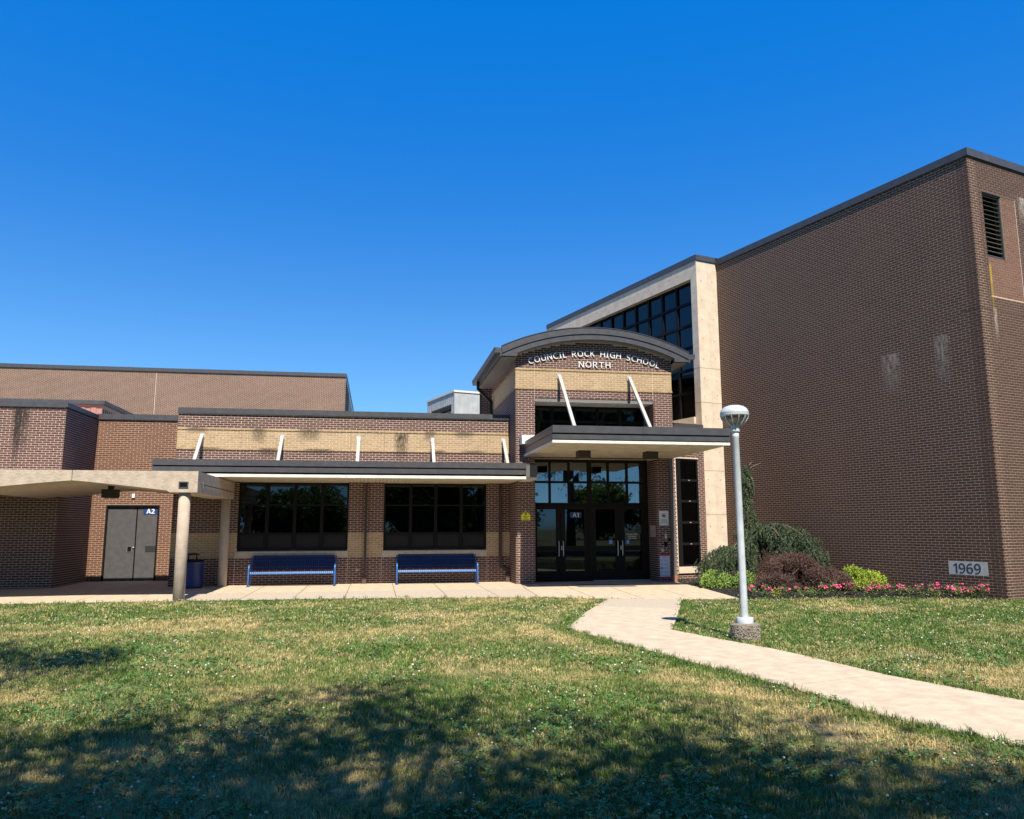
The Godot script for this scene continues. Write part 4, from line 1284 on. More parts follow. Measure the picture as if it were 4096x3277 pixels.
func wheelchair(o: Node3D, x: float, y: float, z: float) -> void:
	var st := flat()
	ring(st, Vector3(x + 0.005, y - 0.008, z), 0.028, 0.008, -3.6, 0.2, 18)
	ring(st, Vector3(x - 0.004, y + 0.042, z), 0.008, 0.008, 0, TAU, 10)
	bx(st, x - 0.009, x, y - 0.004, y + 0.03, z - 0.001, z)
	bx(st, x - 0.009, x + 0.022, y + 0.010, y + 0.017, z - 0.001, z)
	bx(st, x - 0.005, x + 0.026, y - 0.006, y + 0.001, z - 0.001, z)
	beam(st, Vector3(x + 0.022, y - 0.004, z), Vector3(x + 0.036, y - 0.032, z), 0.001, 0.008, Vector3(1, 0.5, 0))
	put("wheelchair_symbol", st, M.sign_white, o)
	put("caption_line", box(x - 0.05, x + 0.05, y - 0.06, y - 0.052, z - 0.001, z), M.sign_white, o)

func figure(st: SurfaceTool, x: float, y: float, z: float, s: float) -> void:
	ring(st, Vector3(x, y + 0.075 * s, z), 0.012 * s, 0.012 * s, 0, TAU, 10)
	beam(st, Vector3(x, y + 0.062 * s, z), Vector3(x, y + 0.02 * s, z), 0.001, 0.026 * s, Vector3(1, 0, 0))
	beam(st, Vector3(x, y + 0.025 * s, z), Vector3(x - 0.018 * s, y - 0.03 * s, z), 0.001, 0.012 * s, Vector3(1, 0, 0))
	beam(st, Vector3(x, y + 0.025 * s, z), Vector3(x + 0.016 * s, y - 0.03 * s, z), 0.001, 0.012 * s, Vector3(1, 0, 0))
	beam(st, Vector3(x - 0.008 * s, y + 0.055 * s, z), Vector3(x - 0.026 * s, y + 0.02 * s, z), 0.001, 0.008 * s, Vector3(1, 0, 0))

func signs() -> void:
	var blk := mat(lin(0.01, 0.01, 0.01), 0.6)
	var o := athing("door_number_sign", "blue A2 sign at the top of the grey right door leaf", "sign", Vector3(-7.265, 2.13, -2.63))
	put("plate", box(-7.48, -7.05, 2.128, 2.335, -2.634, -2.626), M.sign_blue, o)
	text("lettering", "A2", 0.145, Vector3(-7.262, 2.16, -2.625), M.sign_white, o, 0.003, 1.05, 0.0, true)
	o = athing("door_number_sign", "dark blue A1 sign on the glass of the second entrance door leaf", "sign", Vector3(6.245, 2.0, 0.3))
	put("plate", box(6.06, 6.43, 1.985, 2.165, 0.292, 0.297), M.sign_blue, o)
	text("lettering", "A1", 0.135, Vector3(6.245, 2.008, 0.299), M.sign_white, o, 0.003, 1.05)
	for s in [["left", 7.385], ["right", 7.955]]:
		o = athing("access_sticker", "small blue wheelchair sticker on entrance door glass, %s of the two" % s[0], "sticker", Vector3(s[1], 1.17, 0.3), "wheelchair stickers on the entrance doors")
		put("film", box(s[1] - 0.065, s[1] + 0.065, 1.165, 1.30, 0.291, 0.2935), mat(lin(0.02, 0.13, 0.42), 0.4), o)
		wheelchair(o, s[1], 1.238, 0.2955)
	o = athing("door_lettering", "white PLEASE ENTER THROUGH THIS DOOR lettering on the right door glass", "lettering", Vector3(8.1, 1.32, 0.3))
	var k := 0
	for t in ["PLEASE ENTER", "THROUGH", "THIS DOOR"]:
		text("lettering", t, 0.042, Vector3(8.10, 1.445 - 0.068 * k, 0.292), M.sign_white, o, 0.002, 1.0)
		k += 1
	o = athing("notice", "dim framed notice sheet behind the glass of the right entrance door", "notice", Vector3(8.3, 1.48, 0.3))
	put("frame", frame_shape(8.19, 8.405, 1.48, 1.745, 0.008, 0.291, 0.2925), mat(lin(0.12, 0.13, 0.12), 0.5), o)
	put("paper", box(8.21, 8.39, 1.50, 1.725, 0.290, 0.2915), mat(lin(0.02, 0.028, 0.027), 0.5), o)
	# tobacco sign
	o = athing("tobacco_sign", "yellow five-sided tobacco free school sign on the left entrance pier", "sign", Vector3(4.47, 1.9, 1.12))
	var pent := PackedVector2Array([Vector2(4.325, 1.898), Vector2(4.62, 1.898), Vector2(4.62, 2.065), Vector2(4.473, 2.195), Vector2(4.325, 2.065)])
	put("plate", plate(pent, 1.108, 1.116), M.yellow, o)
	var st := flat()
	for i in 5:
		var a := pent[i].lerp(Vector2(4.473, 2.02), 0.06); var b := pent[(i + 1) % 5].lerp(Vector2(4.473, 2.02), 0.06)
		beam(st, Vector3(a.x, a.y, 1.1165), Vector3(b.x, b.y, 1.1165), 0.002, 0.006, Vector3(0.3, 1, 0))
	put("border", st, blk, o)
	st = flat()
	figure(st, 4.455, 2.085, 1.118, 0.9)
	figure(st, 4.492, 2.085, 1.118, 0.9)
	put("pictogram", st, blk, o)
	k = 0
	for t in ["TOBACCO", "FREE", "SCHOOL"]:
		text("lettering", t, 0.030, Vector3(4.473, 2.005 - 0.043 * k, 1.118), blk, o, 0.002, 1.15, 0.0, true)
		k += 1
	# no camera sign
	o = athing("no_camera_sign", "white no-camera sign with red ring high on the right entrance pier", "sign", Vector3(8.88, 1.74, 1.12))
	put("plate", plate(rounded(8.725, 9.035, 1.74, 2.20, 0.03), 1.106, 1.112), M.sign_white, o)
	var bd := flat()
	for e in [[8.740, 9.020, 1.752, 1.756], [8.740, 9.020, 2.184, 2.188], [8.737, 8.741, 1.77, 2.17], [9.019, 9.023, 1.77, 2.17]]: bx(bd, e[0], e[1], e[2], e[3], 1.111, 1.113)
	put("border", bd, blk, o)
	st = flat()
	bx(st, 8.835, 8.925, 2.01, 2.07, 1.111, 1.113); bx(st, 8.86, 8.90, 2.07, 2.085, 1.111, 1.113)
	put("pictogram", st, blk, o)
	st = flat()
	ring(st, Vector3(8.88, 2.045, 1.1145), 0.083, 0.012, 0, TAU, 28)
	beam(st, Vector3(8.825, 2.10, 1.1145), Vector3(8.935, 1.99, 1.1145), 0.001, 0.012, Vector3(1, 1, 0))
	put("pictogram", st, M.red, o)
	k = 0
	for t in ["NO CAMERAS OR", "PHOTOGRAPHIC", "DEVICES ALLOWED", "BEYOND THIS POINT"]:
		text("lettering", t, 0.021, Vector3(8.88, 1.906 - 0.036 * k, 1.1135), blk, o, 0.001, 0.98, 0.0, true)
		k += 1
	# plate on the side of the pier
	o = athing("wall_plaque", "small tan plaque on the inner side of the right entrance pier", "plaque", Vector3(8.645, 1.38, 0.74))
	put("plate", box(8.640, 8.647, 1.38, 1.742, 0.50, 0.975), mat(lin(0.42, 0.36, 0.31), 0.6), o)
	for i in 6: put("text_line", box(8.638, 8.6405, 1.43 + i * 0.034, 1.438 + i * 0.034, 0.58, 0.90), mat(lin(0.12, 0.1, 0.09), 0.7), o)
	put("text_line", box(8.638, 8.6405, 1.65, 1.70, 0.735, 0.745), mat(lin(0.12, 0.1, 0.09), 0.7), o)
	# intercom, reader, switch, sounder
	o = athing("intercom", "white intercom with black camera eye on the right entrance pier", "intercom", Vector3(8.925, 1.34, 1.12))
	put("body", plate(rounded(8.897, 8.955, 1.34, 1.485, 0.01), 1.104, 1.13), mat(lin(0.6, 0.6, 0.6), 0.4), o)
	st = flat(); ring(st, Vector3(8.926, 1.44, 1.132), 0.018, 0.018, 0, TAU, 14)
	put("camera_eye", st, M.black, o)
	put("button", box(8.917, 8.935, 1.365, 1.385, 1.129, 1.134), M.steel, o)
	o = athing("card_reader", "small black card reader with red front right of the intercom", "card reader", Vector3(9.05, 1.26, 1.12))
	put("body", box(9.01, 9.07, 1.25, 1.37, 1.104, 1.135), M.black, o)
	put("lens", box(9.025, 9.065, 1.33, 1.362, 1.134, 1.139), mat(lin(0.5, 0.02, 0.015), 0.4), o)
	o = athing("switch_box", "black switch box below the intercom on the right entrance pier", "switch box", Vector3(8.915, 1.11, 1.12))
	put("body", box(8.868, 8.955, 1.108, 1.235, 1.104, 1.14), M.black, o)
	put("button", box(8.895, 8.925, 1.155, 1.185, 1.139, 1.146), M.panel, o)
	o = athing("door_button", "round steel push button above the red and white poster", "push button", Vector3(8.81, 0.92, 1.12))
	st = smooth()
	lathe(st, [[0.0, 0.0], [0.055, 0.0], [0.055, 0.02], [0.04, 0.028], [0.0, 0.03]], Vector3.ZERO, 20)
	var bt := put("disc", st, mat(lin(0.42, 0.42, 0.42), 0.35), o)
	bt.rotation.x = PI / 2; bt.position = Vector3(-0.003, 0.058, -0.016)
	# poster
	o = athing("poster", "tall pale poster with crimson top and bottom bands on the right entrance pier", "poster", Vector3(8.875, 0.1, 1.12))
	put("sheet", box(8.712, 9.032, 0.105, 0.868, 1.103, 1.107), mat(lin(0.52, 0.60, 0.70), 0.5), o)
	put("band", box(8.712, 9.032, 0.802, 0.868, 1.1065, 1.1085), M.red, o)
	put("band", box(8.712, 9.032, 0.105, 0.168, 1.1065, 1.1085), M.red, o)
	text("lettering", "NOTICE", 0.022, Vector3(8.872, 0.755, 1.108), blk, o, 0.001, 1.2, 0.0, true)
	var gray := mat(lin(0.18, 0.2, 0.24), 0.7)
	put("text_line", box(8.80, 8.945, 0.728, 0.734, 1.1065, 1.1078), gray, o)
	for i in 5:
		var y := 0.66 - 0.115 * i
		st = flat(); ring(st, Vector3(8.77, y, 1.1085), 0.036, 0.006 if i != 2 else 0.012, 0, TAU, 18)
		bx(st, 8.758, 8.782, y - 0.015, y + 0.015, 1.107, 1.1082)
		put("pictogram", st, gray if i != 2 else blk, o)
		st = flat(); ring(st, Vector3(8.842, y + 0.02, 1.1085), 0.010, 0.010, 0, TAU, 10)
		put("bullet", st, blk, o)
		for j in 4: put("text_line", box(8.862, 8.93 + 0.025 * ((j * 7 + i * 3) % 4), y + 0.018 - j * 0.014, y + 0.023 - j * 0.014, 1.1065, 1.1078), M.red if j == 0 and i < 2 else gray, o)
	o = athing("wall_light", "small white wall fixture above the grey A2 doors", "wall light", Vector3(-7.8, 2.67, -2.56))
	put("body", chamfer(-7.845, -7.755, 2.668, 2.795, -2.578, -2.53, 0.008), mat(lin(0.72, 0.72, 0.70), 0.5), o)
	put("base", box(-7.83, -7.77, 2.655, 2.668, -2.578, -2.545), M.panel_gray, o)
	o = athing("door_mat", "flat grey-blue mat on the shaded pavement before the doors", "mat", Vector3(6.5, 0.01, 2.0))
	put("mat", box(5.7, 7.40, 0.014, 0.024, 1.85, 2.75), mat(lin(0.12, 0.135, 0.15), 0.95, M.grain, 3.0), o)

# ------------------------------------------------------------------ plants
func multi(called: String, mesh: Mesh, m: Material, places: Array, colors: Array, parent: Node3D, stuff := true) -> MultiMeshInstance3D:
	var mm := MultiMesh.new()
	mm.transform_format = MultiMesh.TRANSFORM_3D; mm.use_colors = true; mm.mesh = mesh; mm.instance_count = places.size()
	for i in places.size():
		mm.set_instance_transform(i, places[i])
		mm.set_instance_color(i, colors[i])
	var o := MultiMeshInstance3D.new()
	o.name = numbered(called, parent); o.multimesh = mm; o.material_override = m
	if stuff: o.set_meta("kind", "stuff")
	parent.add_child(o, true)
	return o

func leaf_cluster(count: int, reach: float, length: float, width: float, sd: int, droop := 0.0) -> ArrayMesh:
	# small folded leaves scattered through a ball
	var r := RandomNumberGenerator.new(); r.seed = sd
	var st := flat()
	for i in count:
		var p := Vector3(r.randfn(), r.randfn() * 0.8, r.randfn()) * reach * 0.5
		var d := Vector3(r.randfn(), r.randfn() * 0.6 - droop, r.randfn()).normalized()
		var s := d.cross(Vector3(r.randfn(), r.randfn(), r.randfn())).normalized()
		var n := s.cross(d)
		var L := length * r.randf_range(0.7, 1.25); var W := width * r.randf_range(0.75, 1.2)
		var a := p; var b := p + d * L * 0.5 + s * W * 0.5 + n * W * 0.15; var c := p + d * L; var e := p + d * L * 0.5 - s * W * 0.5 + n * W * 0.15
		tri(st, a, b, c); tri(st, a, c, e)
	st.generate_normals()
	return st.commit()

func foliage_mat(back: float) -> StandardMaterial3D:
	var m := mat(Color.WHITE, 0.6)
	m.vertex_color_use_as_albedo = true
	m.backlight_enabled = true
	m.backlight = Color(back, back, back)
	return m

func any_basis(s: float) -> Basis:
	return Basis.from_euler(Vector3(rng.randf() * TAU, rng.randf() * TAU, rng.randf() * TAU)) * Basis.from_scale(Vector3.ONE * s)

func shrub(called: String, label: String, category: String, base: Vector3, rx: float, ry: float, count: int, mesh: Mesh, c0: Color, c1: Color, back: float, group := "") -> Node3D:
	# a rounded bush: leaf clusters in lumps over a dome, with twigs inside
	var o := thing(called, label, category, base, group)
	var places: Array = []; var cols: Array = []
	var lumps: Array = []
	for i in 26:
		var a := rng.randf() * TAU; var e := rng.randf()
		var rr := sqrt(1.0 - e * e)
		lumps.append([Vector3(cos(a) * rr * rx * 0.72, e * ry * 0.72 + 0.05, sin(a) * rr * rx * 0.72), rng.randf_range(0.22, 0.36), rng.randf()])
	for i in count:
		var l: Array = lumps[i % 26]
		var d := Vector3(rng.randfn(), rng.randfn(), rng.randfn()).normalized()
		var p: Vector3 = l[0] + d * Vector3(rx, ry, rx) * l[1] * pow(rng.randf(), 0.3)
		p.y = maxf(p.y, 0.02)
		places.append(Transform3D(any_basis(rng.randf_range(0.75, 1.25)), p))
		var t := clampf(l[2] * 0.5 + rng.randf() * 0.6, 0, 1)
		cols.append(c0.lerp(c1, t))
	var f := multi("foliage", mesh, foliage_mat(back), places, cols, o)
	f.position = Vector3.ZERO
	var st := smooth()
	for i in 9:
		var l: Array = lumps[i * 2]
		tube(st, [Vector3(rng.randfn() * 0.03, -0.03, rng.randfn() * 0.03), l[0] * Vector3(0.5, 0.55, 0.5), l[0]], 0.014, 0.005, 5)
	put("stem", st, mat(lin(0.07, 0.05, 0.035), 0.9), o)
	return o

func spruce() -> void:
	var base := Vector3(11.0, 0, 2.7)
	var o := thing("weeping_spruce", "dark green weeping spruce with narrow leaning top against the brown block", "conifer", base)
	# a hanging sprig of needles
	var r := RandomNumberGenerator.new(); r.seed = 77
	var st := flat()
	for i in 46:
		var t := i / 46.0
		var p := Vector3(r.randfn() * 0.006, -0.20 * t, r.randfn() * 0.006)
		var a := r.randf() * TAU
		var d := Vector3(cos(a), -0.9 - r.randf(), sin(a)).normalized()
		var s := d.cross(Vector3(r.randfn(), r.randfn(), r.randfn())).normalized() * 0.0075
		var L := 0.046 * (1.0 - 0.45 * t)
		tri(st, p - s, p + s, p + d * L)
	st.generate_normals()
	var sprig := st.commit()
	var wood := smooth()
	var top: Array = [Vector3(0, -0.05, 0), Vector3(-0.12, 0.6, -0.05), Vector3(-0.03, 1.3, 0.0), Vector3(-0.12, 2.0, 0.02), Vector3(-0.15, 2.6, 0.0), Vector3(-0.10, 3.1, 0.0), Vector3(-0.06, 3.45, 0.0), Vector3(0.10, 3.62, 0.05)]
	tube(wood, top, 0.09, 0.012, 8)
	var places: Array = []; var cols: Array = []
	var arms: Array = []
	# leader: short hanging tufts all along it
	for i in 800:
		var h := rng.randf_range(0.9, 3.45)
		var k := 0
		while k < top.size() - 2 and top[k + 1].y < h: k += 1
		var q: Vector3 = top[k].lerp(top[k + 1], (h - top[k].y) / (top[k + 1].y - top[k].y))
		var a := rng.randf() * TAU
		var w := lerpf(0.34, 0.13, (h - 0.9) / 2.5) * (1.0 + 0.35 * sin(h * 7.0))
		places.append([q + Vector3(cos(a) * w * sqrt(rng.randf()), rng.randf_range(-0.1, 0.12), sin(a) * w * sqrt(rng.randf())), a])
	# arching limbs to both sides, with curtains of sprigs
	var limbs := [
		[Vector3(-0.05, 1.55, 0), Vector3(0.6, 1.78, 0.25), Vector3(1.05, 1.62, 0.6), Vector3(1.40, 1.25, 0.9), Vector3(1.55, 0.78, 1.05)],
		[Vector3(-0.05, 1.45, 0), Vector3(0.35, 1.80, 0.5), Vector3(0.75, 1.70, 0.9), Vector3(1.1, 1.35, 1.2), Vector3(1.25, 0.85, 1.35)],
		[Vector3(-0.05, 1.6, 0), Vector3(0.5, 1.72, -0.2), Vector3(1.0, 1.60, -0.1), Vector3(1.4, 1.3, 0.1), Vector3(1.6, 0.9, 0.2)],
		[Vector3(-0.05, 1.3, 0), Vector3(-0.30, 1.62, 0.3), Vector3(-0.45, 1.5, 0.6), Vector3(-0.55, 1.1, 0.8), Vector3(-0.6, 0.6, 0.9)],
		[Vector3(-0.05, 1.0, 0), Vector3(-0.6, 1.14, 0.1), Vector3(-1.05, 1.08, 0.2), Vector3(-1.45, 0.88, 0.25), Vector3(-1.72, 0.55, 0.3)],
		[Vector3(-0.05, 1.0, 0), Vector3(-0.5, 1.12, 0.4), Vector3(-0.95, 1.04, 0.6), Vector3(-1.3, 0.8, 0.7), Vector3(-1.5, 0.5, 0.75)],
		[Vector3(-0.05, 1.35, 0), Vector3(0.1, 1.75, 0.5), Vector3(0.25, 1.62, 0.95), Vector3(0.4, 1.2, 1.2), Vector3(0.45, 0.7, 1.3)],
		[Vector3(-0.05, 1.25, 0), Vector3(0.7, 1.55, 0.5), Vector3(1.2, 1.42, 0.8), Vector3(1.5, 1.0, 1.0), Vector3(1.62, 0.6, 1.05)]]
	for l in limbs:
		var c := Curve3D.new()
		for p in l: c.add_point(p)
		var dense: Array = []
		for i in 9: dense.append(c.sample_baked(c.get_baked_length() * i / 8.0, true))
		tube(wood, dense, 0.035, 0.008, 5)
		for i in 640:
			var t := pow(rng.randf(), 0.8)
			var q: Vector3 = c.sample_baked(c.get_baked_length() * (0.08 + 0.92 * t), true)
			var side := Vector3(rng.randfn() * 0.13, 0, rng.randfn() * 0.13)
			var drop := pow(rng.randf(), 1.4) * minf(0.55, q.y * 0.8) * (0.5 + t)
			places.append([q + side + Vector3.DOWN * drop + Vector3.UP * 0.06, rng.randf() * TAU])
	for p in places:
		if p[0].y < 0.15: p[0].y = 0.15 + rng.randf() * 0.3
		arms.append(Transform3D(Basis.from_euler(Vector3(rng.randfn() * 0.35, p[1], rng.randfn() * 0.35)) * Basis.from_scale(Vector3.ONE * rng.randf_range(0.75, 1.25)), p[0]))
		var g := rng.randf()
		cols.append(Color(0.030, 0.055, 0.026).lerp(Color(0.085, 0.125, 0.055), g * g))
	put("trunk", wood, mat(lin(0.10, 0.075, 0.055), 0.95), o)
	multi("foliage", sprig, foliage_mat(0.25), arms, cols, o).position = Vector3.ZERO
	# bare twig at the very top and one dead limb
	var tw := smooth()
	tube(tw, [Vector3(-0.05, 3.4, 0), Vector3(0.18, 3.52, 0.05), Vector3(0.38, 3.60, 0.05)], 0.010, 0.004, 5)
	tube(tw, [Vector3(-0.6, 1.1, 0.35), Vector3(-0.75, 1.22, 0.55), Vector3(-0.9, 1.1, 0.62), Vector3(-0.95, 0.75, 0.65)], 0.010, 0.004, 5)
	put("twig", tw, mat(lin(0.26, 0.2, 0.13), 0.9), o)

func planting() -> void:
	spruce()
	# red lace-leaf maple: thin drooping leaves over a low dome
	var lace := leaf_cluster(26, 0.085, 0.085, 0.011, 91, 0.8)
	shrub("laceleaf_maple", "dark red-brown lace-leaf maple mounded before the weeping spruce", "shrub", Vector3(11.0, 0, 4.95), 1.02, 0.92, 3600, lace, Color(0.050, 0.026, 0.020), Color(0.115, 0.062, 0.046), 0.2)
	var lace2 := leaf_cluster(26, 0.085, 0.085, 0.011, 92, 0.8)
	var side := shrub("laceleaf_maple", "lower spreading skirt of dark red-brown lace-leaf maple behind pink flowers", "shrub", Vector3(11.75, 0, 5.25), 0.75, 0.52, 1700, lace2, Color(0.050, 0.026, 0.020), Color(0.120, 0.066, 0.050), 0.2)
	side.rotation.y = 0.6
	var round_leaf := leaf_cluster(16, 0.07, 0.045, 0.026, 93)
	shrub("golden_shrub", "bright yellow-green rounded shrub against the brown block right of the maple", "shrub", Vector3(12.82, 0, 5.2), 0.66, 0.56, 2100, round_leaf, Color(0.13, 0.21, 0.014), Color(0.40, 0.47, 0.05), 0.45)
	shrub("green_shrub", "leafy green shrub left of the lamp post beside the tall narrow window", "shrub", Vector3(9.38, 0, 3.65), 0.44, 0.42, 1150, round_leaf, Color(0.07, 0.15, 0.02), Color(0.26, 0.36, 0.07), 0.4)
	shrub("green_shrub", "smaller leafy green shrub half hidden by the lamp post", "shrub", Vector3(10.12, 0, 3.95), 0.40, 0.38, 950, round_leaf, Color(0.06, 0.13, 0.02), Color(0.22, 0.32, 0.06), 0.4)
	shrub("green_shrub", "low yellow-green sprig at the right foot of the lace-leaf maple", "shrub", Vector3(12.25, 0, 5.0), 0.32, 0.36, 500, round_leaf, Color(0.09, 0.17, 0.02), Color(0.28, 0.38, 0.06), 0.4)
	flowers()
	# bark chips on the bed, a few stones
	var chip := BoxMesh.new(); chip.size = Vector3(0.05, 0.012, 0.02)
	var pl: Array = []; var cl: Array = []
	while pl.size() < 9000:
		var p := Vector2(rng.randf_range(8.5, 14.6), rng.randf_range(0, 8.3))
		if not Geometry2D.is_point_in_polygon(p, BED): continue
		pl.append(Transform3D(Basis.from_euler(Vector3(rng.randfn() * 0.5, rng.randf() * TAU, rng.randfn() * 0.5)) * Basis.from_scale(Vector3.ONE * rng.randf_range(0.5, 1.3)), Vector3(p.x, 0.008 + rng.randf() * 0.02, p.y)))
		var t := rng.randf()
		cl.append(Color(0.010, 0.009, 0.009).lerp(Color(0.05, 0.042, 0.038), t * t))
	var mu := multi("mulch", chip, M.brick, pl, cl, self)
	mu.set_meta("label", "dark bark mulch over the planting bed"); mu.set_meta("category", "mulch")

func flowers() -> void:
	var petal := flat()
	for k in 5:
		var a := TAU * k / 5
		var d := Vector3(cos(a), 0.25, sin(a)) * 0.021; var s := Vector3(-sin(a), 0, cos(a)) * 0.013
		quad(petal, Vector3.ZERO, d * 0.6 - s, d, d * 0.6 + s)
	petal.generate_normals()
	var bloom := petal.commit()
	var green := leaf_cluster(10, 0.10, 0.06, 0.022, 95)
	# [x, z, height, blooms, kind]
	var spots := [[9.0, 6.5, 0.28, 7], [9.44, 6.45, 0.28, 8], [9.75, 6.4, 0.16, 0], [9.98, 6.35, 0.22, 3], [10.22, 6.5, 0.22, 4], [10.55, 6.55, 0.20, 1], [10.88, 6.55, 0.30, 5], [11.22, 6.5, 0.33, 8], [11.62, 6.6, 0.31, 8],
		[11.92, 6.75, 0.26, 8], [12.15, 6.7, 0.33, 9], [12.42, 6.8, 0.30, 9], [12.66, 6.95, 0.28, 9], [12.9, 6.9, 0.20, 4], [13.12, 7.05, 0.30, 6], [13.3, 7.3, 0.22, 3], [13.42, 7.2, 0.34, 9], [13.62, 7.4, 0.30, 7], [13.78, 7.5, 0.24, 6], [13.9, 7.42, 0.32, 5], [14.0, 7.65, 0.24, 6], [14.1, 7.72, 0.28, 4], [14.22, 7.85, 0.34, 10]]
	var where := ["leftmost, beside the lamp post", "second from the left", "yellowing one with no bloom", "fourth from the left", "fifth from the left", "thin one below the maple's left edge", "below the maple's middle", "tall one below the maple", "below the maple's right edge", "first below the golden shrub", "tall one below the golden shrub", "third below the golden shrub", "at the golden shrub's right edge", "low one right of the golden shrub", "second right of the golden shrub", "small one midway to the dated stone", "tall one midway to the dated stone", "left below the dated stone", "second below the dated stone", "thin tall one below the dated stone", "fourth below the dated stone", "second from the right end", "rightmost and tallest"]
	for i in spots.size():
		var s: Array = spots[i]
		var o := thing("flower_plant", "pink flowering bedding plant in the mulch row, %s" % where[i], "flower", Vector3(s[0], 0.0, s[1]), "pink bedding flowers along the bed's edge")
		var pl: Array = []; var cl: Array = []
		for k in 26:
			var h: float = pow(rng.randf(), 0.8) * s[2]
			pl.append(Transform3D(any_basis(rng.randf_range(0.6, 1.0)), Vector3(rng.randfn() * 0.055, 0.02 + h * 0.85, rng.randfn() * 0.055)))
			cl.append(Color(0.035, 0.085, 0.02).lerp(Color(0.16, 0.22, 0.05) if s[3] > 0 else Color(0.4, 0.38, 0.05), rng.randf()))
		multi("foliage", green, foliage_mat(0.35), pl, cl, o).position = Vector3.ZERO
		pl = []; cl = []
		for k in s[3]:
			var c := Vector3(rng.randfn() * 0.065, s[2] * rng.randf_range(0.55, 1.0), rng.randfn() * 0.065 + 0.03)
			for j in 7:
				pl.append(Transform3D(Basis.from_euler(Vector3(rng.randfn() * 0.6 + 0.4, rng.randf() * TAU, rng.randfn() * 0.6)), c + Vector3(rng.randfn(), rng.randfn() * 0.5, rng.randfn()) * 0.016))
				cl.append(Color(0.62, 0.03, 0.16).lerp(Color(0.85, 0.16, 0.36), rng.randf()))
		if pl.size(): multi("blooms", bloom, foliage_mat(0.3), pl, cl, o).position = Vector3.ZERO

# ------------------------------------------------------------------ the lawn
func tuft(n: int, h: float, spread: float, w: float, sd: int) -> ArrayMesh:
	var r := RandomNumberGenerator.new(); r.seed = sd
	var st := flat()
	for i in n:
		var p := Vector3(r.randfn() * spread, -0.005, r.randfn() * spread)
		var a := r.randf() * TAU
		var lean := Vector3(cos(a), 0, sin(a)) * h * r.randf_range(0.15, 0.9)
		var H := h * r.randf_range(0.55, 1.15)
		var s := Vector3(-sin(a), 0, cos(a)).rotated(Vector3.UP, r.randfn() * 0.6) * w * 0.5
		var m := p + Vector3.UP * H * 0.6 + lean * 0.35
		var t := p + Vector3.UP * H * (0.95 - 0.3 * lean.length() / h) + lean
		quad(st, p - s, p + s, m + s * 0.8, m - s * 0.8)
		tri(st, m - s * 0.8, m + s * 0.8, t)
	st.generate_normals()
	return st.commit()

func on_lawn(x: float, z: float) -> bool:
	var p := Vector2(x, z)
	if z < 4.6: return false
	if Geometry2D.is_point_in_polygon(p, PATH): return path_gap(x, z) < 0.025
	if Geometry2D.is_point_in_polygon(p, APRON) or Geometry2D.is_point_in_polygon(p, BED): return false
	if p.distance_to(Vector2(5.578, 13.17)) < 0.2: return false
	var q := (p - Vector2(14.53, 8.27)).rotated(TURN)
	if q.x > -0.02 and q.y < 0.02: return false
	if p.distance_to(Vector2(-4.55, 4.75)) < 0.15: return false
	return true

